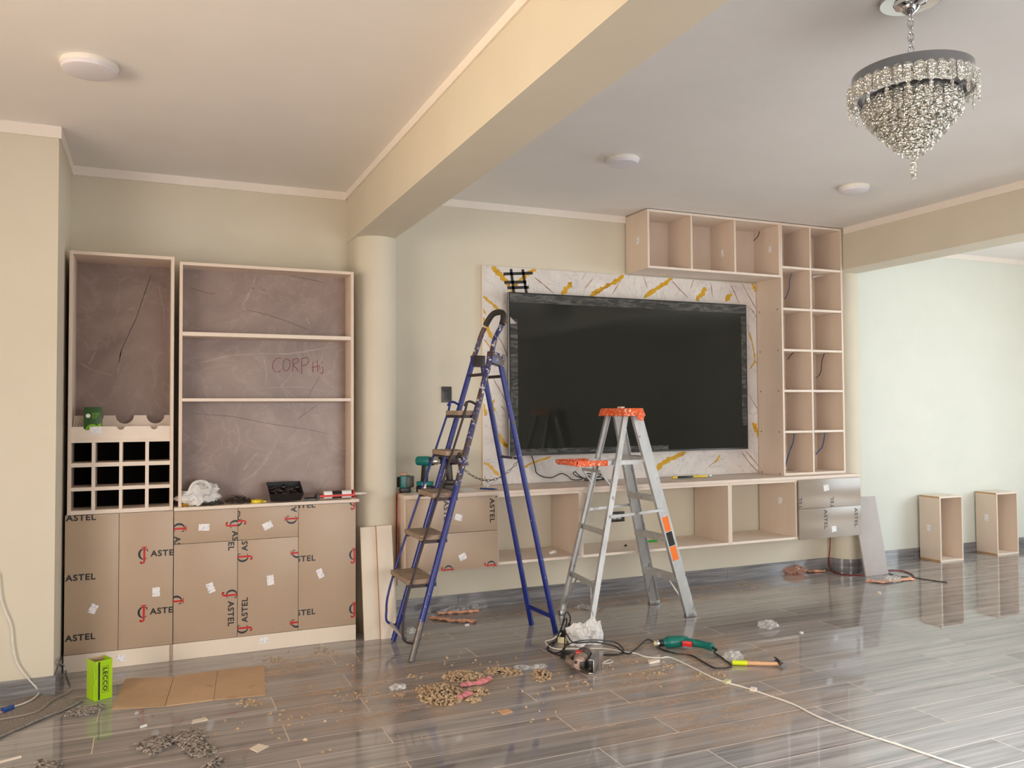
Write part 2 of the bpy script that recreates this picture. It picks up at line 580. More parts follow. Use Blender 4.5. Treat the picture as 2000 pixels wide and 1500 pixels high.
def B(x0, x1, y0, y1, z0, z1): return MB().box(x0, x1, y0, y1, z0, z1)


def struct(name, mb, mat, **k): return mb.build(name, mat, None, kind='structure', **k)


def solo(name, label, cat, mb, mat, group=None, kind=None, **k):
    o = mb.build(name, mat, None, **k)
    return tag(o, label, cat, group, kind)


def crumple(c, size, seed, sub=3, amp=.35, flat=.0, freq=2.2):
    """crumpled lump resting with its lowest point at c.z"""
    bm = bmesh.new(); bmesh.ops.create_icosphere(bm, subdivisions=sub, radius=1)
    rn = Vector((seed * 3.1, seed * 1.7, seed * .9))
    vs = []
    for v in bm.verts:
        n = noise.noise(v.co * freq + rn) * amp + noise.noise(v.co * freq * 2.7 + rn) * amp * .5
        p = v.co * (1 + n)
        vs.append(Vector((p.x * size[0], p.y * size[1], max(p.z, -1 + flat) * size[2])))
    fs = [tuple(v.index for v in f.verts) for f in bm.faces]
    bm.free()
    mz = min(p.z for p in vs)
    m = MB(); m.add([p + Vector(c) - Vector((0, 0, mz)) for p in vs], fs)
    return m


def ribbon_px(Y, pts, w, seed=0, jag=.35, taper=False, lim=None):
    """irregular flat vein on the plane y=Y through measured points; w in metres"""
    P = catmull([PY(Y, *p) for p in pts], 6)
    m = MB(); rn = random.Random(seed); L = []; N = len(P)
    for i, p in enumerate(P):
        t = (P[min(i + 1, N - 1)] - P[max(i - 1, 0)]); t.normalize()
        nrm = Vector((-t.z, 0, t.x))
        e = min(1, min(i, N - 1 - i) / 3 + .25)
        if taper: e *= 1 - .75 * i / N
        a = w / 2 * e * (1 + rn.uniform(-jag, jag)); b = w / 2 * e * (1 + rn.uniform(-jag, jag))
        L += [p + nrm * a, p - nrm * b]
    if lim: L = [Vector((min(max(p.x, lim[0]), lim[1]), p.y, min(max(p.z, lim[2]), lim[3]))) for p in L]
    m.add(L, [(2 * i, 2 * i + 1, 2 * i + 3, 2 * i + 2) for i in range(N - 1)])
    return m


# ---- flat printing ----------------------------------------------------------
_TXT = {}


def text_geo(t):
    if t in _TXT: return _TXT[t]
    cu = bpy.data.curves.new('t', 'FONT'); cu.body = t; cu.size = 1; cu.offset = .03; cu.space_character = 1.13; cu.resolution_u = 3
    ob = bpy.data.objects.new('t', cu); COL.objects.link(ob)
    dg = bpy.context.evaluated_depsgraph_get()
    me = bpy.data.meshes.new_from_object(ob.evaluated_get(dg))
    xs = [v.co.x for v in me.vertices]; ys = [v.co.y for v in me.vertices]
    x0, x1, y0, y1 = min(xs), max(xs), min(ys), max(ys)
    g = ([((v.co.x - x0) / (x1 - x0), (v.co.y - y0) / (y1 - y0)) for v in me.vertices], [tuple(p.vertices) for p in me.polygons])
    bpy.data.objects.remove(ob); bpy.data.curves.remove(cu); bpy.data.meshes.remove(me)
    _TXT[t] = g
    return g


def print2d(geo, o, w, h, ang, Yf, clip, name, mat, parent, lift=.0006):
    """flat print on a front that faces the viewer (plane y=Yf); o = lower-left in (x,z); clip = board rectangle"""
    ca, sa = math.cos(math.radians(ang)), math.sin(math.radians(ang))
    bm = bmesh.new()
    vs = [bm.verts.new((o[0] + p[0] * w * ca - p[1] * h * sa, Yf - lift, o[1] + p[0] * w * sa + p[1] * h * ca)) for p in geo[0]]
    for f in geo[1]:
        try: bm.faces.new([vs[i] for i in f])
        except ValueError: pass
    for co, no in (((clip[0], 0, 0), (-1, 0, 0)), ((clip[1], 0, 0), (1, 0, 0)), ((0, 0, clip[2]), (0, 0, -1)), ((0, 0, clip[3]), (0, 0, 1))):
        bmesh.ops.bisect_plane(bm, geom=bm.verts[:] + bm.edges[:] + bm.faces[:], plane_co=co, plane_no=no, clear_outer=True)
    if not bm.faces: bm.free(); return None
    m = MB(); bm.verts.index_update()
    m.add([v.co.copy() for v in bm.verts], [tuple(v.index for v in f.verts) for f in bm.faces]); bm.free()
    return m.build(name, mat, parent)


def strip_geo(path, widths):
    P = [Vector((*p, 0)) for p in path]; N = len(P); V = []
    for i in range(N):
        t = (P[min(i + 1, N - 1)] - P[max(i - 1, 0)]).normalized(); n = Vector((-t.y, t.x, 0))
        V += [tuple((P[i] + n * widths[i] / 2)[:2]), tuple((P[i] - n * widths[i] / 2)[:2])]
    return V, [(2 * i, 2 * i + 1, 2 * i + 3, 2 * i + 2) for i in range(N - 1)]


def join_geo(*gs):
    V = []; Fc = []
    for v, f in gs:
        o = len(V); V += v; Fc += [tuple(i + o for i in q) for q in f]
    return V, Fc


_jp = [(0, .46), (0, .1), (0, -.28), (-.02, -.38), (-.08, -.44), (-.15, -.44), (-.19, -.39)]
LOGO_J = join_geo(strip_geo(_jp, [.105, .105, .105, .1, .07, .06, .09]), strip_geo([(-.15, .475), (.15, .475)], [.05, .05]),
                  strip_geo([(-.20, -.335), (-.15, -.42)], [.09, .09]))
_a = [math.radians(a) for a in range(48, 313, 12)]
LOGO_C = join_geo(strip_geo([(-.02 + .25 * math.cos(t), .09 + .30 * math.sin(t)) for t in _a], [.035 + .085 * max(0, -math.cos(t)) ** 1.1 for t in _a]),
                  strip_geo([(.165, .38), (.165, .22)], [.035, .045]))


def logo(c, ang, Yf, clip, parent, h=.1):
    print2d(LOGO_C, c, h, h, ang, Yf, clip, 'printed_letter', MT['navy'], parent, .0006)
    print2d(LOGO_J, c, h, h, ang, Yf, clip, 'printed_letter', MT['redink'], parent, .0012)


def word(c, ang, Yf, clip, parent, t='ASTEL', w=.15, h=.036):
    """c = start of the baseline"""
    print2d(text_geo(t), c, w, h, ang, Yf, clip, 'printed_word', MT['ink'], parent)


def sticker(c, ang, Yf, parent, w=.046, h=.036, mat='sticker'):
    ca, sa = math.cos(math.radians(ang)), math.sin(math.radians(ang))
    m = MB(); q = [(-w / 2, -h / 2), (w / 2, -h / 2), (w / 2, h / 2), (-w / 2, h / 2)]
    m.add([(c[0] + a * ca - b * sa, y, c[1] + a * sa + b * ca) for y in (Yf - .0012, Yf - .0002) for a, b in q],
          [(0, 1, 2, 3), (7, 6, 5, 4), (0, 4, 5, 1), (1, 5, 6, 2), (2, 6, 7, 3), (3, 7, 4, 0)])
    return m.build('sticker', MT[mat], parent)


def xz(p): return (p.x, p.z)

# ================================================================== THE SETTING
YL, YM, YR = 5.66, 5.75, 5.83          # back wall planes of the three bays
CL, CM, CRT = 2.945, 2.995, 2.975      # ceilings
XP, YP = -0.455, 4.91                  # corner of the left wall return

# floor: grout bed plus single tiles where the photograph shows them
floor = struct('floor', B(-4, 10, -3.6, 5.95, -.06, -.0003), MT['grout'])
PITCH_Y, LEN = .2058, 1.2


def tile_mesh():
    m = MB().box(-.598, .598, -.1009, .1009, -.0112, 0)
    o = m.build('tile', MT['tile'], floor)
    return o


t0 = tile_mesh()
first = True
_me = t0.data
for v in _me.vertices: v.co += ORG[floor.name]
for k in range(-6, 14):
    yc = 2.96 + PITCH_Y * (k + .5)
    offx = 1.765 if k % 2 == 0 else .975
    xlim = 8.6 if k > 5 else (6.6 if k > 0 else 4.6)
    n0 = int(math.floor((-1.3 - offx) / LEN))
    n = n0
    while offx + (n - .5) * LEN < xlim:
        xc = offx + (n + .5) * LEN
        if xc > -1.6:
            o = t0 if first else t0.copy()
            if not first: COL.objects.link(o)
            first = False
            o.parent = floor
            o.location = Vector((xc, yc, 0)) - ORG[floor.name]
        n += 1
# tiles too far round to be seen singly: one polished sheet
rest = MB()
rest.box(-4, 10, -3.6, 2.96 - 6 * PITCH_Y - .002, -.01, 0)
rest.build('floor_tiling', MT['tile'], floor, kind='stuff')
rest = MB()
rest.box(9.2, 10, 1.73, 5.83, -.01, -.0003)
rest.build('floor_tiling', MT['tile'], floor, kind='stuff')

# walls
struct('wall_left', B(-4, XP, YP, 5.95, 0, 3.1), MT['wall'])
struct('wall_back_left', B(XP, 1.23, YL, 5.95, 0, 3.1), MT['wall'])
struct('wall_back', B(1.23, 5.62, YM, 5.95, 0, 3.1), MT['wall'])
struct('wall_back_right', B(5.62, 10, YR, 5.95, 0, 3.1), MT['wallmint'])
struct('wall_right', B(10, 10.15, -3.75, 5.95, 0, 3.1), MT['wall'])
struct('wall_front', B(-4, 10, -3.75, -3.6, 0, 3.1), MT['wall'])
struct('wall_side_left', B(-4.15, -4, -3.75, 5.95, 0, 3.1), MT['wall'])
BLX0, BLX1, BLZ = 1.225, 1.49, 2.60
BRX0, BRX1, BRZ = 5.47, 5.75, 2.637
struct('beam_left', B(BLX0, BLX1, -3.6, YM, BLZ, 3.1), MT['wall'])
struct('beam_right', B(BRX0, BRX1, -3.6, YR, BRZ, 3.1), MT['wall'])
struct('ceiling_left', B(-4, BLX0, -3.6, 5.95, CL, 3.1), MT['ceiling'])
struct('ceiling', B(BLX1, BRX0, -3.6, 5.95, CM, 3.1), MT['ceiling'])
struct('ceiling_right', B(BRX1, 10, -3.6, 5.95, CRT, 3.1), MT['ceiling'])
COLL = (1.375, 5.5, .142)
COLR = (5.70, 5.69, .152)
struct('column_left', MB().lathe([(COLL[2], 0), (COLL[2], BLZ)], (COLL[0], COLL[1], 0), n=48), MT['wall'], smooth=True)
struct('column_right', MB().lathe([(COLR[2], 0), (COLR[2], BRZ)], (COLR[0], COLR[1], 0), n=48), MT['wall'], smooth=True)

struct('pilaster_left', B(1.2305, 1.50, COLL[1], YM, 0, BLZ), MT['wall'])
struct('pilaster_right', B(5.575, 5.83, COLR[1], YR, 0, BRZ), MT['wall'])

# cornice strips
ct = .012
tr = [B(-4, XP + ct, YP - ct, YP, CL - .062, CL), B(XP, XP + ct, YP, YL, CL - .06, CL), B(XP + ct, BLX0 - ct, YL - ct, YL, CL - .055, CL),
      B(BLX0 - ct, BLX0, -3.6, YL, CL - .045, CL), B(BLX1, 3.495, YM - ct, YM, CM - .055, CM), B(BRX0 - ct, BRX0, -3.6, 5.40, CM - .055, CM),
      B(BRX1, 10, YR - ct, YR, CRT - .05, CRT)]
for i, m in enumerate(tr): struct('trim_%d' % (i + 1), m, MT['trim'])

# skirting: grey tile strips
bt = .01
for nm, segs in (('baseboard_left', [B(-1.6, XP + bt, YP - bt, YP, 0, .095), B(-2.8, -1.602, YP - bt, YP, 0, .095), B(XP, XP + bt, YP, 5.60, 0, .095)]),
                 ('baseboard_back', [B(a, b - .002, YM - bt, YM, 0, .11) for a, b in ((1.52, 2.05), (2.05, 3.25), (3.25, 4.45), (4.45, 5.55))]),
                 ('baseboard_right', [B(a, b - .002, YR - bt, YR, 0, .1) for a, b in ((5.84, 6.7), (6.7, 7.9), (7.9, 9.1), (9.1, 9.99))])):
    base = thing(nm, None, None, (segs[0].v[0].x, segs[0].v[0].y, 0), kind='structure')
    for sgm in segs: sgm.build('skirting_tile', MT['skirt'], base)
cs = thing('baseboard_column', None, None, (COLR[0], COLR[1], 0), kind='structure')
for k in range(9):
    a0 = math.radians(172 + k * 16.2); a1 = math.radians(172 + k * 16.2 + 15.4)
    pts = [a0, (a0 + a1) / 2, a1]; m = MB()
    ring = []
    for r in (COLR[2], COLR[2] + .011):
        for z in (0, .118):
            for a in pts: ring.append((COLR[0] + r * math.cos(a), COLR[1] + r * math.sin(a), z))
    fs = []
    for i in range(2):
        fs += [(6 + i, 7 + i, 10 + i, 9 + i), (i, 3 + i, 4 + i, 1 + i), (3 + i, 9 + i, 10 + i, 4 + i), (i, 1 + i, 7 + i, 6 + i)]
    fs += [(0, 6, 9, 3), (2, 5, 11, 8)]
    m.add(ring, fs); m.build('skirting_tile', MT['skirt'], cs)

# ================================================================== LEFT CABINETS
FL = 5.265
T = .018


def c2(x, y): return (x / 2.77778, 940 + y / 2.77778)          # survey crop of the left base units


def at2(x, y): return xz(PY(FL, *c2(x, y)))


def board(name, par, x0, x1, z0, z1, Yf=FL, mat='film', t=T):
    return B(x0 + .0012, x1 - .0012, Yf, Yf + t, z0 + .0012, z1 - .0012).build(name, MT[mat], par, bevel=.001)


cabA = thing('base_cabinet', 'taupe film-wrapped base cabinet with two doors under the wine rack', 'cabinet', (-.16, FL + .2, 0))
B(-.438, .121, FL + T + .001, 5.63, .096, .872).build('carcass', MT['mel'], cabA)
pl = B(-.44, .121, FL + .003, FL + .021, .001, .096).build('plinth', MT['plinth'], cabA)
sticker(at2(657, 960), -4, FL + .003, pl, .05, .034)
B(.103, .1185, FL + .0022, FL + .003, .002, .095).build('tape_strip', MT['pinkgrey'], pl)
RA1 = (-.44, -.166, .098, .872); RA2 = (-.166, .121, .098, .872)
d1 = board('door', cabA, *RA1); d2 = board('door', cabA, *RA2)
for p in ((356, 219), (353, 545), (351, 873)): word(at2(*p), 0, FL, RA1, d1, w=.152)
sticker(at2(505, 692), -28, FL, d1, .038, .052)
for p, q in (((816, 410), (783, 403)), ((812, 724), (780, 719))):
    word(at2(*p), 0, FL, RA2, d2, w=.152); logo(at2(*q), 0, FL, RA2, d2)
sticker(at2(847, 600), 0, FL, d2, .04, .052)

cabB = thing('base_cabinet', 'taupe film-wrapped base cabinet with two drawers and three doors under the worktop', 'cabinet', (.66, FL + .2, 0))
B(.123, 1.193, FL + T + .001, 5.63, .096, .866).build('carcass', MT['mel'], cabB)
pl = B(.123, 1.194, FL + .003, FL + .021, .001, .096).build('plinth', MT['plinth'], cabB)
sticker(at2(1433, 863), 3, FL + .003, pl, .05, .034)
RB = {'da': (.123, .479, .673, .866), 'db': (.479, .837, .673, .866), 'a': (.123, .479, .098, .673), 'b': (.479, .837, .098, .673), 'e': (.837, 1.194, .098, .866)}
o = {k: board('drawer_front' if k[0] == 'd' else 'door', cabB, *r) for k, r in RB.items()}
R_ = RB
logo(at2(962, 258), -90, FL, R_['da'], o['da']); word(at2(944, 299), -90, FL, R_['da'], o['da'])
logo(at2(1268, 240), -90, FL, R_['da'], o['da']); word(at2(1259, 268), -90, FL, R_['da'], o['da'])
word(at2(1238, 240), -90, FL, R_['a'], o['a']); logo(at2(946, 652), -90, FL, R_['a'], o['a'])
logo(at2(1248, 618), -90, FL, R_['a'], o['a']); word(at2(1236, 650), -90, FL, R_['a'], o['a'])
logo(at2(1292, 216), 90, FL, R_['db'], o['db']); word(at2(1304, 215), 90, FL, R_['db'], o['db'])
logo(at2(1590, 202), 90, FL, R_['db'], o['db']); word(at2(1610, 168), 90, FL, R_['db'], o['db'])
logo(at2(1326, 408), 90, FL, R_['b'], o['b']); word(at2(1344, 378), 90, FL, R_['b'], o['b'])
logo(at2(1324, 795), 90, FL, R_['b'], o['b']); word(at2(1344, 765), 90, FL, R_['b'], o['b'])
logo(at2(1622, 387), 90, FL, R_['b'], o['b']); logo(at2(1618, 764), 90, FL, R_['b'], o['b'])
for y in (150, 441, 735):
    word(at2(1573, y), 0, FL, R_['e'], o['e'], w=.155); logo(at2(1922, y - 36), 0, FL, R_['e'], o['e'])
sticker(at2(1107, 250), -2, FL, o['da'], .06, .04)
sticker(at2(1452, 240), 24, FL, o['db'], .056, .042)
sticker(at2(1143, 578), 20, FL, o['a'], .04, .058)
sticker(at2(1467, 536), 5, FL, o['b'], .04, .06)
sticker(at2(1737, 500), 20, FL, o['e'], .036, .058)

solo('worktop', 'beige worktop board littered with screws between tall unit and round column', 'worktop',
     B(.123, 1.212, FL - .014, 5.64, .868, .887), MT['meledge'], bevel=.001)

# tall wine rack unit
TX0, TX1, TZ0, TZ1, TD = -.43, .118, .8735, 2.36, .32
wr = thing('wine_rack', 'tall beige shelf unit with twelve-hole bottle rack and stone-look back panel', 'shelf unit', (-.15, FL + .16, TZ0))
B(TX0, TX0 + T, FL, FL + TD, TZ0, TZ1).build('side_panel', MT['mel'], wr, bevel=.0008)
B(TX1 - T, TX1, FL, FL + TD, TZ0, TZ1).build('side_panel', MT['mel'], wr, bevel=.0008)
B(TX0 + T, TX1 - T, FL, FL + TD, TZ1 - T, TZ1).build('top_panel', MT['mel'], wr)
B(TX0 + T, TX1 - T, FL + TD - .02, FL + TD - .004, 1.30, TZ1 - T).build('back_panel', MT['stone'], wr)
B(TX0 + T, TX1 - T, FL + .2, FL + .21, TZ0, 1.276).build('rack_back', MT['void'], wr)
for z0, z1 in ((TZ0, .896), (1.005, 1.025), (1.139, 1.162), (1.276, 1.293)):
    B(TX0 + T, TX1 - T, FL + .001, FL + (.2 if z1 < 1.2 else TD - .02), z0, z1).build('rack_shelf', MT['meledge'], wr)
rows = ((.896, 1.005), (1.025, 1.139), (1.162, 1.276))
for x0, x1 in ((-.309, -.291), (-.168, -.152), (-.032, -.013)):
    for z0, z1 in rows:
        B(x0, x1, FL + .0015, FL + .2, z0, z1).build('rack_divider', MT['meledge'], wr)


def notched(par, x0, x1, z0, z1, y, cs, r):
    poly = [(x0, z0), (x1, z0), (x1, z1)]
    for c in sorted(cs, reverse=True):
        poly += [(c + r * math.cos(math.radians(a)), z1 + r * math.sin(math.radians(a))) for a in range(0, -181, -15)]
    poly += [(x0, z1)]
    m = MB()
    N = len(poly)
    m.add([(p[0], y, p[1]) for p in poly] + [(p[0], y + .015, p[1]) for p in poly],
          [tuple(range(N)), tuple(range(2 * N - 1, N - 1, -1))] + [(i, (i + 1) % N, N + (i + 1) % N, N + i) for i in range(N)])
    return m.build('bottle_rest', MT['meledge'], par)


fx = [PY(FL + .01, 80 + q / 5.77, 829).x for q in (520, 900, 1275)]
nb = notched(wr, TX0 + T, TX1 - T, 1.293, 1.366, FL + .012, fx, .02)
bx = [PY(FL + .2, 80 + q / 5.77, 812).x for q in (600, 945, 1290)]
notched(wr, TX0 + T, TX1 - T, 1.293, 1.428, FL + .2, bx, .05)
sticker(xz(PY(FL, 80 + 617 / 5.77, 840)), 0, FL + .012, nb, .062, .04)

# hutch
HX0, HX1, HZ0, HZ1, HY, HD = .147, 1.186, .8875, 2.338, FL + .02, .19
hu = thing('display_hutch', 'wide beige open hutch with two shelves, stone-look back and red handwriting', 'shelf unit', (.66, HY + .1, HZ0))
B(HX0, HX0 + T, HY, HY + HD, HZ0, HZ1).build('side_panel', MT['mel'], hu, bevel=.0008)
B(HX1 - T, HX1, HY, HY + HD, HZ0, HZ1).build('side_panel', MT['mel'], hu, bevel=.0008)
B(HX0 + T, HX1 - T, HY, HY + HD, HZ1 - T, HZ1).build('top_panel', MT['mel'], hu)
HB = HY + HD - .018
hb = B(HX0 + T, HX1 - T, HB, HY + HD - .002, HZ0, HZ1 - T).build('back_panel', MT['stone'], hu)
for z0, z1 in ((1.899, 1.922), (1.508, 1.527)):
    B(HX0 + T, HX1 - T, HY + .002, HB, z0, z1).build('shelf', MT['meledge'], hu, bevel=.0008)


def c1(x, y): return (x / 2.77778, 450 + y / 2.77778)


def strokes(name, par, Y, lines, w, mat, conv):
    m = MB()
    for ln in lines:
        P = catmull([PY(Y, *conv(*p)) for p in ln], 5) if len(ln) > 2 else [PY(Y, *conv(*p)) for p in ln]
        m.tube([Vector((p.x, p.y - w * .35, p.z)) for p in P], w / 2, 5)
    return m.build(name, mat, par)


hand = [[(1527, 697), (1505, 692), (1482, 718), (1480, 748), (1497, 768), (1521, 762)],
        [(1556, 696), (1538, 712), (1536, 748), (1552, 762), (1570, 745), (1572, 712), (1556, 696)],
        [(1590, 700), (1588, 765)], [(1588, 703), (1612, 694), (1618, 712), (1592, 730), (1608, 748), (1618, 765)],
        [(1636, 696), (1636, 778)], [(1634, 698), (1664, 690), (1674, 708), (1662, 728), (1638, 734)],
        [(1698, 712), (1697, 770)], [(1720, 702), (1724, 768)], [(1694, 744), (1734, 736)],
        [(1735, 742), (1736, 752)], [(1734, 728), (1736, 730)], [(1748, 718), (1747, 708)], [(1748, 738), (1753, 762), (1748, 778), (1738, 772)]]
strokes('handwriting', hb, HB - .0006, hand, .0032, MT['pen'], c1)
for i, ln in enumerate([[(1330, 430), (1440, 455), (1560, 495), (1700, 550)], [(1560, 245), (1660, 262), (1770, 285)], [(1735, 790), (1700, 850), (1672, 905)],
                        [(1050, 995), (1260, 1010), (1440, 1045), (1640, 1075), (1790, 1105)], [(1740, 935), (1660, 990), (1610, 1030)], [(1030, 310), (1110, 335), (1170, 345)]]):
    ribbon_px(HB - .0006, [c1(*p) for p in ln], .003, i).build('stone_crack', MT['darkvein'], hb)
for i, (ln, w) in enumerate([([(1390, 240), (1360, 330), (1320, 400), (1330, 432)], .014), ([(1365, 310), (1440, 345)], .008), ([(1080, 720), (1250, 680), (1420, 670), (1600, 665), (1830, 625)], .010),
                             ([(1430, 690), (1445, 770), (1440, 840)], .008), ([(1590, 760), (1560, 810), (1520, 850)], .008), ([(1280, 1040), (1300, 1130), (1270, 1220)], .010),
                             ([(1400, 1205), (1360, 1250), (1320, 1300)], .018), ([(1510, 1120), (1460, 1220), (1380, 1320), (1300, 1370)], .014), ([(1280, 850), (1420, 855), (1640, 850), (1780, 880)], .005),
                             ([(1700, 1210), (1660, 1300), (1600, 1390)], .006), ([(1660, 470), (1680, 510)], .007)]):
    ribbon_px(HB - .0004, [c1(*p) for p in ln], w, i + 30, .6).build('stone_vein', MT['lightvein'], hb)
wb = [c for c in wr.children if c.name.startswith('back_panel')][0]
ribbon_px(FL + TD - .0206, [c1(*p) for p in [(820, 240), (785, 340), (740, 470), (700, 560), (660, 650), (640, 740)]], .005, 3).build('stone_crack', MT['darkvein'], wb)
for i, (ln, w) in enumerate([([(430, 715), (500, 755), (620, 790)], .008), ([(655, 650), (645, 720), (640, 780)], .010), ([(860, 300), (890, 450), (880, 560)], .008), ([(690, 430), (730, 425)], .008), ([(520, 660), (480, 730)], .010)]):
    ribbon_px(FL + TD - .0206, [c1(*p) for p in ln], w, i + 60, .6).build('stone_vein', MT['lightvein'], wb)

# ================================================================== MEDIA WALL
FM = 5.30
CZ0, CZ1 = .866, .89
solo('countertop', 'long beige countertop of the floating media unit carrying tools and cables', 'countertop',
     B(1.515, 5.475, FM - .015, YM - .001, CZ0, CZ1), MT['mel'], bevel=.001)
ZB, ZT = .386, .865


def mx(px): return PY(FM, px, 1000).x


def open_cab(th, x0, x1, bays):
    """carcass boards: outer sides, floor, roof; bays = inner board positions"""
    B(x0, x0 + T, FM, YM - .012, ZB, ZT).build('side_panel', MT['mel'], th)
    B(x1 - T, x1, FM, YM - .012, ZB, ZT).build('side_panel', MT['mel'], th)
    B(x0 + T, x1 - T, FM, YM - .012, ZB, ZB + T).build('bottom_panel', MT['meledge'], th)
    B(x0 + T, x1 - T, FM, YM - .012, ZT - T, ZT).build('top_panel', MT['meledge'], th)
    for b in bays: B(b, b + T, FM, YM - .012, ZB + T, ZT - T).build('divider', MT['mel'], th)


xa, xb, xc, xd = 1.50 + .02, mx(1135), mx(1426), 5.475
m1 = thing('media_cabinet', 'floating media cabinet with two printed drawers behind the blue ladder', 'cabinet', (1.9, 5.5, ZB))
xdr = mx(969)
open_cab(m1, xa, xb, [xdr])
zmid = PY(FM, 785, 1047).z
RD1 = (xa + .012, xdr + .006, zmid, ZT - .004); RD2 = (xa + .012, xdr + .006, ZB - .008, zmid)


def c4(x, y): return (740 + x / 4, 860 + y / 4)


def at4(x, y): return xz(PY(FM - T, *c4(x, y)))


dA = board('drawer_front', m1, *RD1, Yf=FM - T); dB = board('drawer_front', m1, *RD2, Yf=FM - T)
FD = FM - T
word(at4(866, 452), -90, FD, RD1, dA, w=.165); logo(at4(884, 424), -90, FD, RD1, dA)
word(at4(506, 470), -90, FD, RD1, dA, w=.165); logo(at4(545, 440), -90, FD, RD1, dA)
logo(at4(868, 975), -90, FD, RD2, dB, .09); logo(at4(534, 1012), -90, FD, RD2, dB, .09)
sticker(at4(622, 602), -16, FD, dA, .05, .042); sticker(at4(655, 910), 24, FD, dB, .05, .042)
m2 = thing('media_cabinet', 'open floating cabinet bay with a wall socket behind the aluminium ladder', 'cabinet', (3.5, 5.5, ZB))
open_cab(m2, xb + .0005, xc, [])
m3 = thing('media_cabinet', 'floating media cabinet with one open bay and two glossy drawers beside the grey panel', 'cabinet', (4.9, 5.5, ZB))
xdr3 = mx(1557)
open_cab(m3, xc + .0005, xd, [xdr3 - T])
zm3 = PY(FM, 1679, 986).z
RE1 = (xdr3 + .004, xd + .002, zm3, ZT - .004); RE2 = (xdr3 + .004, xd + .002, ZB - .008, zm3)


def c8(x, y): return (1400 + x / 3.3333, 880 + y / 3.3333)


def at8(x, y): return xz(PY(FD, *c8(x, y)))


dC = board('drawer_front', m3, *RE1, Yf=FD, mat='filmgrey'); dD = board('drawer_front', m3, *RE2, Yf=FD, mat='filmgrey')
word(at8(557, 432), 90, FD, RE1, dC, w=.16); word(at8(763, 425), 90, FD, RE1, dC, w=.16)
word(at8(697, 384), -90, FD, RE2, dD, w=.16); word(at8(895, 372), -90, FD, RE2, dD, w=.16)
logo(at8(712, 352), -90, FD, RE2, dD); logo(at8(905, 340), -90, FD, RE2, dD)
sticker(at8(713, 242), 8, FD, dC, .056, .05); sticker(at8(763, 510), 4, FD, dD, .05, .048)


def sticker_x(px, py, X, par, w=.03, h=.055):
    d = _ray(px, py); t = X / d.x; p = Vector((X, d.y * t, CAM_H + d.z * t))
    B(X - .0011, X - .0001, p.y - w / 2, p.y + w / 2, p.z - h / 2, p.z + h / 2).build('sticker', MT['sticker'], par)


sticker_x(*c8(413, 325), xdr3 - T, m3, .05, .05)
for par, X, pts in ((m1, xb - T, ((1335, 438), (1340, 750))),):
    for p in pts:
        d = _ray(*c4(*p)); t = X / d.x
        MB().lathe([(.006, 0), (.006, .0015)], (X, d.y * t, CAM_H + d.z * t), (-1, 0, 0), 10).build('screw_head', MT['hole'], par)
for px, py in ((1347.5, 956), (1347, 1029)):
    pass

# upper box and cube tower
FT = 5.42
TWX0, TWX1 = 4.785, 5.455
TOPZ = CM - .008


def twx(px, py=600): return PY(FT, px, py).x


bxs = thing('wall_shelf', 'beige open three-compartment shelf box hung at the ceiling above the television', 'shelf', (4.1, 5.6, 2.53))
bx0, bz0 = 3.49, 2.53
B(bx0, bx0 + T, FT, YM - .013, bz0, TOPZ).build('side_panel', MT['mel'], bxs)
B(bx0 + T, TWX0 - .001, FT, YM - .013, bz0, bz0 + T).build('bottom_panel', MT['meledge'], bxs)
B(bx0 + T, TWX0 - .001, FT, YM - .013, TOPZ - T, TOPZ).build('top_panel', MT['meledge'], bxs)
B(TWX0 - .001 - T, TWX0 - .001, FT + .001, YM - .013, bz0 + T, TOPZ - T).build('side_panel', MT['mel'], bxs)
bd = [B(a, a + T, FT, YM - .013, bz0 + T, TOPZ - T).build('divider', MT['mel'], bxs) for a in (PY(FT, 1349, 480).x, PY(FT, 1434, 490).x)]
B(bx0 + T, TWX0 - T, YM - .02, YM - .0132, bz0 + T, TOPZ - T).build('back_panel', MT['mel'], bxs)
sticker_x(1246, 470, bx0, bxs, .04, .055)
sticker_x(1411, 495, PY(FT, 1434, 490).x, bxs, .03, .055); sticker_x(1504, 487, TWX0 - .001 - T, bxs, .03, .055)

tw = thing('cube_shelf', 'tall beige two-column cube shelf tower standing on the media countertop', 'shelf unit', (5.12, 5.58, CZ1))
TZB = CZ1 + .0005
B(TWX0, TWX0 + T, FT, YM - .012, TZB, TOPZ).build('side_panel', MT['mel'], tw)
B(TWX1 - T, TWX1, FT, YM - .012, TZB, TOPZ).build('side_panel', MT['mel'], tw)
B(TWX0 + T, TWX1 - T, FT, YM - .012, TZB, TZB + T).build('bottom_panel', MT['meledge'], tw)
B(TWX0 + T, TWX1 - T, FT, YM - .012, TOPZ - T, TOPZ).build('top_panel', MT['meledge'], tw)
TC = twx(1584.5) - T / 2
B(TC, TC + T, FT + .0005, YM - .02, TZB + T, TOPZ - T).build('divider', MT['mel'], tw)
B(TWX0 + T, TWX1 - T, YM - .02, YM - .0121, TZB + T, TOPZ - T).build('back_panel', MT['mel'], tw)
zs = [PY(FT, 1550, y).z for y in (523, 604, 684, 763.5, 843.5)]
for z in zs:
    B(TWX0 + T, TC, FT + .001, YM - .02, z - T / 2, z + T / 2).build('shelf', MT['meledge'], tw)
    B(TC + T, TWX1 - T, FT + .001, YM - .02, z - T / 2, z + T / 2).build('shelf', MT['meledge'], tw)
for z in zs[1:] + [TZB + .012]:
    for y in (FT + .05, YM - .06):
        MB().lathe([(.006, 0), (.006, .0012)], (TWX0, y, z), (-1, 0, 0), 10).build('screw_head', MT['hole'], tw)

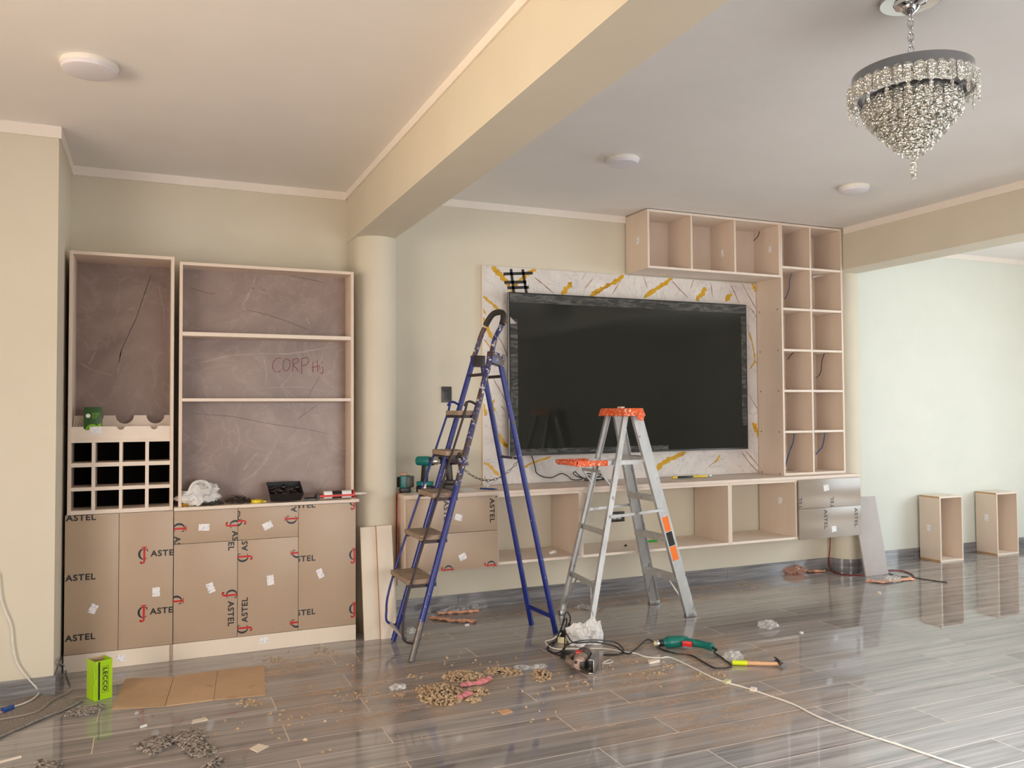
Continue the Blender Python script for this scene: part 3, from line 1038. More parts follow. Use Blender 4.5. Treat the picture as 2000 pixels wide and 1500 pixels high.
# marble panel, veins, tape grid
MF = YM - .02
mp = thing('marble_panel', 'white marble-look wall panel with gold veins behind the television', 'wall panel', (3.5, MF, CZ1))
MLIM = (2.252, TWX0 - .005, CZ1 + .003, 2.519)
mpb = B(2.251, TWX0 - .004, MF, YM - .001, CZ1 + .002, 2.52).build('slab', MT['marble'], mp)
B(2.243, 2.25, MF - .004, YM - .001, CZ1 + .002, 2.522).build('edge_strip', MT['plinth'], mp)


def c5(x, y): return (900 + x / 2.439, 400 + y / 2.439)


gold = [([(148, 292), (165, 312), (190, 335), (215, 365), (235, 390)], .034), ([(358, 306), (335, 318), (300, 345), (262, 380), (240, 420)], .03),
        ([(778, 330), (745, 360), (700, 385), (655, 410), (612, 440)], .03), ([(1012, 343), (975, 372), (930, 400), (872, 444)], .03),
        ([(528, 368), (508, 395), (480, 428)], .036), ([(1168, 395), (1145, 428), (1120, 455)], .04), ([(1290, 425), (1262, 460)], .045),
        ([(1388, 365), (1398, 392), (1420, 422)], .034), ([(1390, 1036), (1408, 1072), (1430, 1110)], .042),
        ([(100, 430), (140, 465), (180, 500), (222, 565)], .02), ([(102, 535), (120, 580), (152, 640)], .03), ([(102, 490), (122, 525)], .012),
        ([(165, 1088), (192, 1112), (228, 1162)], .034), ([(108, 1228), (140, 1246), (182, 1290)], .024), ([(104, 945), (112, 975), (122, 1005)], .03),
        ([(158, 925), (150, 955), (165, 985)], .016), ([(835, 1212), (806, 1248), (790, 1305)], .036), ([(778, 1238), (800, 1256)], .02),
        ([(922, 1300), (942, 1250), (1000, 1208), (1075, 1178)], .036), ([(298, 1252), (350, 1226), (430, 1200)], .018), ([(1236, 1190), (1212, 1232)], .016),
        ([(1376, 605), (1392, 680), (1400, 742), (1376, 785)], .012), ([(1400, 742), (1418, 765)], .01), ([(110, 640), (140, 680), (170, 740)], .010)]
for i, (ln, w) in enumerate(gold):
    ribbon_px(MF - .0006, [c5(*p) for p in ln], w, i, .55, lim=MLIM).build('gold_vein', MT['gold'], mpb)
brown = [[(350, 345), (400, 385), (445, 425)], [(1005, 360), (1040, 400), (1085, 445)], [(1285, 380), (1305, 420), (1325, 470)], [(1335, 365), (1375, 440), (1412, 505)],
         [(1372, 480), (1405, 530), (1425, 570)], [(1370, 900), (1400, 950), (1428, 995)], [(1335, 1172), (1380, 1235), (1425, 1280)], [(1355, 1172), (1395, 1215), (1430, 1262)],
         [(175, 620), (215, 700), (228, 760)], [(150, 820), (195, 900), (228, 960)], [(190, 955), (210, 980)], [(590, 400), (630, 350)], [(720, 430), (760, 360)], [(870, 340), (890, 400)], [(110, 1290), (130, 1330)],
         [(1095, 400), (1110, 350)], [(1200, 440), (1190, 370)], [(1180, 1250), (1235, 1200)], [(1365, 560), (1378, 640)]]
for i, ln in enumerate(brown):
    ribbon_px(MF - .0005, [c5(*p) for p in ln], .007, i + 90, .5, lim=MLIM).build('brown_vein', MT['brownvein'], mpb)

tp = thing('tape_grid', 'crossed strips of black tape stuck on the marble panel corner', 'tape', tuple(PY(MF, 1010, 570)))


def c9(x, y): return (900 + x / 5.77, 480 + y / 5.77)


for a, b in (((565, 262), (598, 530)), ((697, 266), (740, 535)), ((480, 318), (808, 308)), ((490, 412), (738, 408)), ((525, 475), (766, 468))):
    p, q = PY(MF - .001, *c9(*a)), PY(MF - .001, *c9(*b))
    MB().bar(p, q, .022, .0008, (q - p).cross(Vector((0, 1, 0)))).build('tape_strip', MT['tape'], tp)

# television
TVX0, TVX1, TVZ0, TVZ1, TVF = 2.425, 4.615, 1.104, 2.322, 5.655
tv = thing('television', 'huge black flat television with film residue mounted on the marble panel', 'television', ((TVX0 + TVX1) / 2, 5.69, TVZ0))
B(TVX0, TVX1, TVF, TVF + .03, TVZ0, TVZ1).build('housing', MT['black'], tv, bevel=.002)
B(TVX0 + .3, TVX1 - .3, TVF + .03, MF - .001, TVZ0 + .15, TVZ1 - .2).build('wall_bracket', MT['black'], tv)
scr = B(TVX0 + .008, TVX1 - .008, TVF - .0012, TVF, TVZ0 + .014, TVZ1 - .008).build('screen', MT['screen'], tv)
B(TVX0 - .0015, TVX0, TVF - .001, TVF + .012, TVZ0, TVZ1).build('bezel', MT['steel'], tv)
for x0, x1, z0, z1 in ((TVX0 + .01, TVX1 - .01, TVZ1 - .075, TVZ1 - .01), (TVX0 + .012, TVX0 + .072, TVZ0 + .05, TVZ1 - .2), (TVX1 - .06, TVX1 - .01, TVZ0 + .2, TVZ1 - .1), (TVX0 + .01, TVX1 - .8, TVZ0 + .016, TVZ0 + .05)):
    B(x0, x1, TVF - .0022, TVF - .0016, z0, z1).build('film_residue', MT['tvfilm'], scr)
a, b, c = (PY(TVF - .004, *c9(*q)) for q in ((556, 800), (556, 878), (628, 878)))
MB().prism([(0, 0), (1, 0), (0, 1)], b, c - b, a - b, .001).build('film_flap', MT['greypanel'], scr)

# wall switch and socket
p, q = PY(YM, 862, 755), PY(YM, 881.5, 786)
sw = thing('light_switch', 'dark rectangular wall switch on the cream wall left of the marble panel', 'switch', (p.x, YM, q.z))
B(p.x, q.x, YM - .008, YM, q.z, p.z).build('plate', MT['switch'], sw, bevel=.002)
B(p.x + .02, q.x - .02, YM - .011, YM - .008, q.z + .022, p.z - .022).build('rocker', MT['black'], sw, bevel=.001)
p, q = PY(YM, 1191, 1000), PY(YM, 1219, 1018)
so = thing('power_socket', 'black wall socket plate inside the middle media bay', 'socket', (p.x, YM, q.z))
B(p.x, q.x, YM - .008, YM, q.z, p.z).build('plate', MT['switch'], so, bevel=.002)
for k in range(2):
    xx = p.x + .022 + k * .042
    B(xx, xx + .034, YM - .0105, YM - .008, q.z + .02, p.z - .02).build('outlet', MT['steel'], so, bevel=.001)

# ================================================================== LOOSE BOARDS, BOXES
xs = ((6.757, 7.062, 5.575), (7.553, 7.859, 5.592))
for i, (x0, x1, yf) in enumerate(xs):
    zt = PY(yf, *((1834, 970.5) if i == 0 else (1947, 963))).z
    bo = thing('open_box', ('beige open-fronted cabinet box on the floor, nearer the grey leaning panel', 'beige open-fronted cabinet box on the floor at the right edge of the photo')[i], 'cabinet box', ((x0 + x1) / 2, yf + .1, 0), 'cabinet boxes along the right wall')
    yb = yf + .225
    B(x0, x0 + .016, yf, yb, .0165, zt - .016).build('side_panel', MT['mel'], bo)
    B(x1 - .016, x1, yf, yb, .0165, zt - .016).build('side_panel', MT['mel'], bo)
    B(x0, x1, yf, yb, .0005, .0162).build('bottom_panel', MT['meledge'], bo)
    B(x0, x1, yf, yb, zt - .0158, zt).build('top_panel', MT['meledge'], bo)
    B(x0 + .016, x1 - .016, yb - .006, yb - .001, .0165, zt - .016).build('back_panel', MT['mel'], bo)
    B(x0 - .0008, x0, yf + .002, yb, .001, .016).build('raw_edge', MT['particle'], bo)
    B(x0 - .0008, x0, yf + .002, yb, zt - .0155, zt - .001).build('raw_edge', MT['particle'], bo)
    sticker_x(*((1814, 1031) if i == 0 else (1927, 1011)), x0 - .0008, bo, .04, .06)


def leaning(x0, x1, y0, y1, ztop, t):
    """board standing on its lower edge at y0 and tipped back to y1 at ztop"""
    n = Vector((0, ztop, -(y1 - y0))).normalized() * t
    n = Vector((0, n.y, 0)) + Vector((0, 0, 0))
    m = MB()
    m.add([(x0, y0, .0005), (x1, y0, .0005), (x1, y0 + t, .0005), (x0, y0 + t, .0005), (x0, y1, ztop), (x1, y1, ztop), (x1, y1 + t, ztop), (x0, y1 + t, ztop)],
          [(0, 3, 2, 1), (4, 5, 6, 7), (0, 1, 5, 4), (1, 2, 6, 5), (2, 3, 7, 6), (3, 0, 4, 7)])
    return m


solo('board', 'grey melamine panel leaning against the round column beside the glossy drawers', 'board', leaning(5.625, 5.888, 5.382, 5.515, PY(5.515, 1714, 969).z, .018), MT['greypanel'], bevel=.001)
zt = PY(5.33, 728, 1029).z
solo('board', 'narrow pale board leaning at the column, the one nearer the taupe cabinet', 'board', leaning(1.238, 1.338, 5.216, 5.334, zt, .018), MT['plinth'], bevel=.0008)
wbd = thing('board', 'pale board with raw chipboard edge leaning at the column, next to the blue ladder foot', 'board', (1.4, 5.21, 0))
leaning(1.3415, 1.442, 5.206, 5.322, zt + .004, .026).build('face_board', MT['plinth'], wbd)
leaning(1.3385, 1.3412, 5.206, 5.322, zt + .004, .026).build('raw_edge', MT['particle'], wbd)

# ================================================================== LADDERS
V = Vector


def lerp(a, b, t): return V(a) + (V(b) - V(a)) * t


def hit(a, b, z):
    a, b = V(a), V(b); return lerp(a, b, (z - a.z) / (b.z - a.z))


# ---- aluminium step ladder
AL = thing('step_ladder', 'paint-marked aluminium step ladder with orange top cap and fold-out tray', 'ladder', (3.03, 5.08, 0))
A0, A1 = V((3.445, 4.85, .002)), V((3.075, 4.93, 1.405))      # step rails: near
B0, B1 = V((3.42, 5.295, .002)), V((3.075, 5.20, 1.405))      # far
C0, C1 = V((2.605, 4.765, .002)), V((2.99, 4.935, 1.405))     # rear legs: near
D0, D1 = V((2.665, 5.305, .002)), V((2.99, 5.195, 1.405))      # far


def channel(p0, p1, w, d, inward, t=.003, name='rail'):
    """C-shaped rail: web w wide in the side plane, flanges d deep pointing inward (+1 = away from viewer)"""
    a = (p1 - p0).normalized(); u = V((1, 0, 0)); u = (u - a * u.dot(a)).normalized(); n = V((0, inward, 0)); n = (n - a * n.dot(a) - u * n.dot(u)).normalized()
    m = MB()
    m.bar(p0, p1, w, t, u)
    for s in (-1, 1):
        m.bar(p0 + u * s * (w / 2 - t / 2) + n * d / 2, p1 + u * s * (w / 2 - t / 2) + n * d / 2, d, t, n)
    return m.build(name, MT['alu'], AL)


rA = channel(A0 + V((0, 0, .02)), A1, .078, .028, 1)
channel(B0 + V((0, 0, .02)), B1, .078, .028, -1)
channel(C0 + V((0, 0, .02)), C1, .036, .024, 1, name='rear_leg')
channel(D0 + V((0, 0, .02)), D1, .036, .024, -1, name='rear_leg')
for p, w, s in ((A0, .082, 1), (B0, .082, -1), (C0, .04, 1), (D0, .04, -1)):
    B(p.x - w / 2, p.x + w / 2, p.y - .004 if s > 0 else p.y - .03, p.y + .03 if s > 0 else p.y + .004, .001, .03).build('foot', MT['steel'], AL, bevel=.002)
for z in (.28, .56, .84, 1.115):
    a, b = hit(A0, A1, z), hit(B0, B1, z)
    m = MB(); m.bar(a, b, .076, .004, (1, 0, 0)); m.bar(a + V((-.036, 0, -.016)), b + V((-.036, 0, -.016)), .034, .003, (0, 0, 1)); m.bar(a + V((.036, 0, -.016)), b + V((.036, 0, -.016)), .034, .003, (0, 0, 1))
    m.build('step', MT['alu'], AL)
for z in (.285, .62):
    a, b = hit(C0, C1, z), hit(D0, D1, z)
    m = MB(); m.bar(a, b, .036, .012, (0, 0, 1)); m.build('rear_brace', MT['alu'], AL)
# diagonal braces
for P, Q, z, k in ((A0, A1, .27, 1), (B0, B1, .27, -1)):
    s = hit(P, Q, .10); e = hit(A0, A1, z) if k > 0 else hit(B0, B1, z)
    e = lerp(hit(A0, A1, z), hit(B0, B1, z), .28 if k > 0 else .72)
    MB().tube([s + V((-.02, .008 * k, 0)), e + V((-.02, 0, -.02))], .006, 6).build('strut', MT['alu'], AL)
for P, Q, k in ((C0, C1, .26), (D0, D1, .74)):
    MB().tube([hit(P, Q, .07), lerp(hit(C0, C1, .28), hit(D0, D1, .28), k)], .006, 6).build('strut', MT['alu'], AL)
# spreaders
for P0, P1, Q0, Q1, z in ((A0, A1, C0, C1, .74), (B0, B1, D0, D1, .74)):
    a, b = hit(Q0, Q1, z - .01), hit(P0, P1, z + .01)
    k = -.014 if P0 is A0 else .014
    sp = MB().bar(a + V((0, k, 0)), b + V((0, k, 0)), .018, .005, (0, 0, 1)).build('spreader', MT['alu'], AL)
    c = lerp(a, b, .5); MB().lathe([(.012, 0), (.012, .012)], (c.x, c.y + k * 1.3, c.z), (0, -1, 0), 10).build('hinge', MT['steel'], sp)
# top cap
cx, cy, cz = 3.03, 5.065, 1.398
m = MB()
lo = [(-.085, -.185), (.085, -.185), (.085, .185), (-.085, .185)]; hi = [(-.07, -.17), (.07, -.17), (.07, .17), (-.07, .17)]
m.add([(cx + a, cy + b, cz) for a, b in lo] + [(cx + a, cy + b, cz + .055) for a, b in hi], [(0, 3, 2, 1), (4, 5, 6, 7), (0, 1, 5, 4), (1, 2, 6, 5), (2, 3, 7, 6), (3, 0, 4, 7)])
m.build('top_cap', MT['orange'], AL, bevel=.006)
MB().lathe([(.028, 0), (.028, .004)], (cx + .042, cy - .183, cz - .004), (0, -1, 0), 14).build('cap_ear', MT['orange'], AL)
# fold-out tray
z = 1.085
tr_ = MB()
tr_.box(2.60, 2.84, 4.93, 4.948, z - .022, z + .016); tr_.box(2.60, 2.84, 5.20, 5.218, z - .022, z + .016)
tr_.box(2.585, 2.612, 4.93, 5.218, z - .012, z + .014); tr_.box(2.612, 2.84, 4.948, 5.20, z - .02, z - .012)
ty = tr_.build('paint_tray', MT['orange'], AL, bevel=.002)
for y in (4.945, 5.205): MB().bar((2.82, y, z - .004), (hit(A0, A1, z).x, y - (.005 if y < 5 else -.005), z - .004), .03, .005, (0, 0, 1)).build('tray_arm', MT['alu'], AL)
MB().bar((2.79, 4.95, z - .06), (2.79, 5.2, z - .06), .02, .012, (0, 0, 1)).build('tray_bracket', MT['steel'], ty)
for y in (4.945, 5.205): MB().tube([(2.79, y, z - .06), (hit(C0, C1, .93).x, y, .93)], .006, 6).build('strut', MT['alu'], AL)
# rating labels on the near rail
for z0, z1, mt in ((.70, .60, 'label'), (.595, .50, 'black'), (.495, .40, 'label')):
    a, b = hit(A0, A1, z0), hit(A0, A1, z1)
    MB().bar(a + V((0, -.0022, 0)), b + V((0, -.0022, 0)), .05, .0006, (1, 0, 0)).build('warning_label', MT[mt], rA)
B(cx - .02, cx + .008, cy - .03, cy + .02, cz + .0552, cz + .066).build('wood_block', MT['plinth'], AL)

# ---- blue tubular ladder
BL = thing('tube_ladder', 'old blue tubular folding ladder with wooden steps and hoop top', 'ladder', (1.9, 4.95, 0))
P0, P1 = V((1.38, 4.671, .004)), V((1.953, 4.83, 1.80))
Q0, Q1 = V((1.402, 5.139, .004)), V((1.927, 5.07, 1.79))
R0, R1 = V((2.404, 4.865, .004)), V((2.025, 4.87, 1.765))
S0, S1 = V((2.351, 5.124, .004)), V((1.985, 5.08, 1.77))
for a, b, nm, mt in ((P0, P1, 'rail', 'worn'), (Q0, Q1, 'rail', 'blue'), (R0, R1, 'rear_leg', 'blue'), (S0, S1, 'rear_leg', 'blue')):
    if nm == 'rail' and mt == 'worn':
        mid = lerp(a, b, .55)
        MB().tube([a, lerp(a, b, .12)], .0195, 12).build('worn_end', MT['bare'], BL, smooth=True)
        MB().tube([lerp(a, b, .12), mid], .0195, 12).build(nm, MT['blue'], BL, smooth=True)
        MB().tube([mid, b], .0195, 12).build(nm, MT['worn'], BL, smooth=True)
    else:
        MB().tube([a, b], .0175, 12).build(nm, MT[mt], BL, smooth=True)
hoop = catmull([P1, (1.985, 4.843, 1.90), (2.04, 4.865, 1.99), (2.058, 4.885, 2.055), (2.045, 4.93, 2.075), (2.015, 4.985, 2.055), (1.975, 5.035, 1.955), (1.95, 5.055, 1.87), Q1], 8)
n = len(hoop)
MB().tube(hoop[:int(n * .26)], .016, 10).build('hoop_tube', MT['worn'], BL, smooth=True)
MB().tube(hoop[int(n * .25):int(n * .72)], .0195, 10).build('hand_grip', MT['grip'], BL, smooth=True)
MB().tube(hoop[int(n * .71):], .016, 10).build('hoop_tube', MT['worn'], BL, smooth=True)
for a, b in ((P1, R1), (Q1, S1)):
    d = (b - a)
    MB().bar(a + d * -.25 + V((0, 0, -.03)), b + d * .25 + V((0, 0, .0)), .075, .05, (0, 0, 1)).build('hinge_bracket', MT['rust'] if a is Q1 else MT['worn'], BL, bevel=.006)
MB().tube([hit(P0, P1, 1.67), hit(Q0, Q1, 1.67)], .010, 8).build('crossbar', MT['rust'], BL, smooth=True)
MB().tube([hit(R0, R1, 1.66), hit(S0, S1, 1.66)], .010, 8).build('crossbar', MT['rust'], BL, smooth=True)
MB().tube([hit(R0, R1, 1.135), hit(S0, S1, 1.14)], .009, 8).build('crossbar', MT['worn'], BL, smooth=True)
MB().tube([hit(R0, R1, .11), hit(S0, S1, .13)], .014, 8).build('crossbar', MT['blue'], BL, smooth=True)
MB().tube([hit(P0, P1, 1.12) + V((.03, 0, 0)), hit(Q0, Q1, 1.12) + V((.03, 0, 0))], .011, 8).build('crossbar', MT['worn'], BL, smooth=True)
STEPZ = (.44, .69, .935, 1.185, 1.43)
for i, z in enumerate(STEPZ):
    a, b = hit(P0, P1, z), hit(Q0, Q1, z)
    st = MB(); y0, y1 = a.y + .022, b.y - .022; xm = (a.x + b.x) / 2
    dep = (.15, .14, .13, .115, .10)[i]
    w = MB().box(xm - dep, xm + .03, y0, y1, z - .014, z + .014).build('step', MT['wood'], BL, bevel=.003)
    for y in (y0 + .008, y1 - .008):
        B(xm - dep + .01, xm + .028, y - .012, y + .012, z - .032, z - .0145).build('step_bracket', MT['rust'], w)
for s, (a0, a1, k) in enumerate(((P0, P1, .004), (Q0, Q1, -.004))):
    bot = hit(a0, a1, .10); lowx = hit(a0, a1, .44).x - .125; top = hit(a0, a1, 1.47)
    pts = [bot + V((0, k, 0)), V((bot.x - .055, bot.y + k, .115)), V((bot.x - .075, bot.y + k, .18)), V((lowx, hit(a0, a1, .44).y + k, .44)),
           V((top.x - .095, top.y + k, 1.40)), V((top.x - .085, top.y + k, 1.475)), V((top.x - .05, top.y + k, 1.50)), V((top.x, top.y + k * .4, 1.475))]
    MB().tube(catmull(pts, 8), .0075, 8).build('guide_rod', MT['blue'] if s else MT['rust'], BL, smooth=True)
a = hit(P0, P1, .115) + V((-.055, .006, 0)); b = hit(Q0, Q1, .115) + V((-.055, -.006, 0))
MB().bar(a, b, .02, .012, (0, 0, 1)).build('link_bar', MT['steel'], BL)
# safety chain between front and rear frames
ca, cb = PY(4.80, 903, 914), hit(R0, R1, 1.135)
NL = 17
link = None
for i in range(NL):
    t0_, t1_ = i / NL, (i + 1) / NL
    def cp(t): return lerp(ca, cb, t) + V((0, 0, -.105 * (1 - (2 * t - 1) ** 2)))
    a, b = cp(t0_), cp(t1_); c = (a + b) / 2; d = (b - a).normalized()
    if link is None:
        L = .0125; m = MB()
        m.tube([V((math.cos(q) * (L + .004), math.sin(q) * .0065, 0)) for q in [2 * math.pi * k / 14 for k in range(14)]], .0017, 5, True)
        link = MB(); link.v = m.v; link.f = m.f
        o_ = link.build('chain_link', MT['rust'], BL, smooth=True)
        for vv in o_.data.vertices: vv.co += ORG[BL.name]
        lo_ = o_
    else:
        lo_ = o_.copy(); COL.objects.link(lo_); lo_.parent = BL
    lo_.location = c - ORG[BL.name]
    q = d.to_track_quat('X', 'Z')
    lo_.rotation_mode = 'QUATERNION'
    from mathutils import Quaternion
    lo_.rotation_quaternion = q @ Quaternion((1, 0, 0), math.radians(70 if i % 2 else -20))
MB().tube(catmull([PY(4.79, 897, 884), PY(4.78, 893, 898), PY(4.78, 897, 912), PY(4.78, 895, 928)], 6), .006, 6).build('chain_tail', MT['rust'], BL)

# ================================================================== CEILING FITTINGS
CHX, CHY = 2.633, 2.254


def crystal_mesh(w, h, t, tip=.1):
    m = MB()
    sec = [(-w / 2, 0), (-w / 4, -t / 2), (w / 4, -t / 2), (w / 2, 0), (w / 4, t / 2), (-w / 4, t / 2)]
    ring = []
    for z, k in ((0, .45), (-h * .12, 1), (-h * .8, 1), (-h * .93, max(.55, tip)), (-h, tip)):
        ring += [(a * k, b * k, z) for a, b in sec]
    fs = []
    for i in range(4):
        for k in range(6): fs.append((i * 6 + k, i * 6 + (k + 1) % 6, (i + 1) * 6 + (k + 1) % 6, (i + 1) * 6 + k))
    fs += [(5, 4, 3, 2, 1, 0), (24, 25, 26, 27, 28, 29)]
    m.add(ring, fs)
    me = bpy.data.meshes.new('crystal'); me.from_pydata([tuple(v) for v in m.v], [], m.f); me.materials.append(MT['crystal'])
    bm = bmesh.new(); bm.from_mesh(me); bmesh.ops.recalc_face_normals(bm, faces=bm.faces); bm.to_mesh(me); bm.free()
    return me


def chandelier():
    ch = thing('chandelier', 'tiered crystal chandelier on a chrome chain at the upper right', 'chandelier', (CHX, CHY, 2.31), 'crystal chandeliers')
    C = (CHX, CHY, 0)
    MB().lathe([(.105, CM - .012), (.108, CM - .001)], C, n=40).build('ceiling_plate', MT['chrome'], ch, smooth=True)
    MB().lathe([(.006, CM - .062), (.02, CM - .05), (.03, CM - .042), (.036, CM - .03), (.055, CM - .024), (.06, CM - .012)], C, n=32).build('canopy', MT['chrome'], ch, smooth=True)
    lm = None
    zc = CM - .066
    k = 0
    while zc > 2.735:
        if lm is None:
            m = MB(); m.tube([V((math.cos(q) * .0095, 0, math.sin(q) * .018)) for q in [2 * math.pi * j / 14 for j in range(14)]], .0034, 6, True)
            lk = m.build('chain_link', MT['chrome'], ch, smooth=True); lm = lk
            for vv in lk.data.vertices: vv.co += ORG[ch.name]
        else:
            lk = lm.copy(); COL.objects.link(lk); lk.parent = ch
        lk.location = V((CHX, CHY, zc)) - ORG[ch.name]; lk.rotation_euler = (0, 0, (k % 2) * math.pi / 2 + .5)
        zc -= .026; k += 1
    MB().lathe([(.006, 2.705), (.022, 2.715), (.022, 2.725), (.006, 2.735)], C, n=16).build('hub', MT['chrome'], ch, smooth=True)
    for j in range(3):
        a = .6 + j * 2.094
        MB().tube([(CHX + .015 * math.cos(a), CHY + .015 * math.sin(a), 2.72), (CHX + .19 * math.cos(a), CHY + .19 * math.sin(a), 2.69)], .0025, 6).build('stay_rod', MT['chrome'], ch)
    # upper ring, inner ring
    MB().lathe([(.19, 2.628), (.212, 2.628), (.212, 2.712), (.19, 2.712), (.19, 2.628)], C, n=56, cap=False).build('outer_ring', MT['darkchrome'], ch)
    MB().lathe([(.02, 2.60), (.165, 2.60), (.165, 2.628), (.02, 2.628), (.02, 2.60)], C, n=48, cap=False).build('inner_ring', MT['darkchrome'], ch)
    for j in range(4):
        a = j * math.pi / 2 + .3
        MB().bar((CHX + .16 * math.cos(a), CHY + .16 * math.sin(a), 2.626), (CHX + .2 * math.cos(a), CHY + .2 * math.sin(a), 2.634), .02, .004, (0, 0, 1)).build('spoke', MT['chrome'], ch)
    big = crystal_mesh(.036, .075, .014); sm = crystal_mesh(.034, .082, .015); drop = crystal_mesh(.014, .034, .010)
    tiers = [(.219, 2.676, 38, big, 1), (.163, 2.614, 30, sm, 0), (.139, 2.586, 26, sm, 0), (.114, 2.557, 22, sm, 0), (.088, 2.528, 17, sm, 0), (.062, 2.500, 12, sm, 0), (.034, 2.474, 7, sm, 0)]
    for R, z, cnt, me, dr in tiers:
        if R < .2: MB().lathe([(R - .004, z - .004), (R, z - .004), (R, z + .002), (R - .004, z + .002), (R - .004, z - .004)], C, n=36, cap=False).build('tier_ring', MT['darkchrome'], ch)
        for j in range(cnt):
            a = 2 * math.pi * (j + .5 * (cnt % 3)) / cnt
            c = bpy.data.objects.new('crystal', me); COL.objects.link(c); c.parent = ch
            c.location = V((CHX + (R + .003) * math.cos(a), CHY + (R + .003) * math.sin(a), z)) - ORG[ch.name]
            c.rotation_euler = (0, 0, a + math.pi / 2 + random.uniform(-.25, .25))
            if dr and j % 2 == 0:
                e = bpy.data.objects.new('crystal_drop', drop); COL.objects.link(e); e.parent = ch
                e.location = c.location + V((0, 0, -.075)); e.rotation_euler = c.rotation_euler
    c = bpy.data.objects.new('crystal_pendant', crystal_mesh(.03, .078, .02, .6)); COL.objects.link(c); c.parent = ch
    c.location = V((CHX, CHY, 2.388)) - ORG[ch.name]; c.rotation_euler = (0, 0, .4)
    MB().tube([(CHX, CHY, 2.60), (CHX, CHY, 2.386)], .002, 6).build('pendant_rod', MT['chrome'], ch)
    return ch


ch1 = chandelier()
ch2 = ch1.copy(); COL.objects.link(ch2); ch2.location = (4.55, CHY, 2.31)
ch2['label'] = 'crystal chandelier seen only as a reflection in the television screen'
for c in list(ch1.children):
    d = c.copy(); COL.objects.link(d); d.parent = ch2


def ceiling_lamp(px, py, cz, r, lab):
    p = PZ(cz - .02, px, py)
    t = thing('ceiling_light', lab, 'ceiling light', (p.x, p.y, cz - .042), 'round ceiling lights')
    MB().lathe([(r, -.020), (r + .003, -.010), (r, 0)], (p.x, p.y, cz), n=40).build('rim', MT['lampr'], t, smooth=True)
    MB().lathe([(r * .2, -.042), (r * .8, -.041), (r * .95, -.036), (r - .002, -.0202)], (p.x, p.y, cz), n=40).build('diffuser', MT['lampw'], t, smooth=True)


ceiling_lamp(175, 133, CL, .113, 'round white ceiling light above the wine rack on the left ceiling')
ceiling_lamp(1216, 316, CM, .10, 'round white ceiling light above the television, left of the shelf box')
ceiling_lamp(1668, 370, CM, .10, 'round white ceiling light above the cube shelf tower')

# ================================================================== SMALL THINGS
def Z0(px, py, z=0.0): return PZ(z, px, py)


def cable(name, label, pts, r, mat, group=None, cat='cable', n=7, sm=6):
    return solo(name, label, cat, MB().tube(catmull(pts, sm), r, n), mat, group, smooth=True)


def frame(o, u, w=V((0, 0, 1))):
    """local frame: x along u, z up-ish w"""
    u = V(u).normalized(); w = V(w); w = (w - u * w.dot(u)).normalized(); v = w.cross(u)
    return Matrix(((u.x, v.x, w.x, o[0]), (u.y, v.y, w.y, o[1]), (u.z, v.z, w.z, o[2]), (0, 0, 0, 1)))


def flat_print(geo, o, u, v, w, h, name, mat, parent):
    n = u.cross(v).normalized() * .0006
    m = MB(); m.add([V(o) + u * (p[0] * w) + v * (p[1] * h) + n for p in geo[0]], geo[1])
    return m.build(name, mat, parent)


# ---- lime carton
p0, p1, p2 = V((-.287, 4.783, 0)), V((-.252, 4.694, 0)), V((-.175, 4.732, 0))
H = .196
u = (p2 - p1); fw = u.length; u.normalize(); s = V((-u.y, u.x, 0)); dep = .094
gb = thing('carton', 'open lime green LECCO carton standing on the floor by the left cabinet', 'box', tuple(p1 + u * fw / 2 + s * dep / 2))
up = V((0, 0, 1)); t = .002


def slab(o, a, b, c, la, lb, lc):
    m = MB(); q = [V(o) + a * (i * la) + b * (j * lb) + c * (k * lc) for k in (0, 1) for j in (0, 1) for i in (0, 1)]
    return m.add(q, [(0, 2, 3, 1), (4, 5, 7, 6), (0, 1, 5, 4), (1, 3, 7, 5), (3, 2, 6, 7), (2, 0, 4, 6)])


e = V((0, 0, .001))
fr = slab(p1 + e, u, up, s, fw, H, t).build('front_panel', MT['lime'], gb)
slab(p1 + e + s * (dep - t), u, up, s, fw, H, t).build('back_panel', MT['cardboard'], gb)
slab(p1 + e + s * t, u, up, s, t, H, dep - 2 * t).build('side_panel', MT['lime'], gb)
slab(p1 + e + u * (fw - t) + s * t, u, up, s, t, H, dep - 2 * t).build('side_panel', MT['lime'], gb)
slab(p1 + e + s * t + u * t, u, up, s, fw - 2 * t, t, dep - 2 * t).build('base', MT['cardboard'], gb)
flat_print(([(0, 0), (1, 0), (1, 1), (0, 1)], [(0, 1, 2, 3)]), p1 + u * .016 + up * .004, u, up, .009, H - .008, 'printed_stripe', MT['ink'], fr)
x0, x1, z0_, z1_ = .036, .066, .035, .165
for a, b, c, d in ((x0, z0_, .0014, z1_ - z0_), (x1, z0_, .0014, z1_ - z0_), (x0, z0_, x1 - x0, .0014), (x0, z1_, x1 - x0 + .0014, .0014)):
    flat_print(([(0, 0), (1, 0), (1, 1), (0, 1)], [(0, 1, 2, 3)]), p1 + u * a + up * b, u, up, c, d, 'printed_frame', MT['ink'], fr)
flat_print(text_geo('LECCO'), p1 + u * .041 + up * .158, -up, u, .116, .021, 'printed_word', MT['ink'], fr)
for z in (.01, .11):
    B(p1.x - .004, p1.x + .001, p1.y - .003, p1.y + .001, z, z + .07).build('tab', MT['lime'], gb)

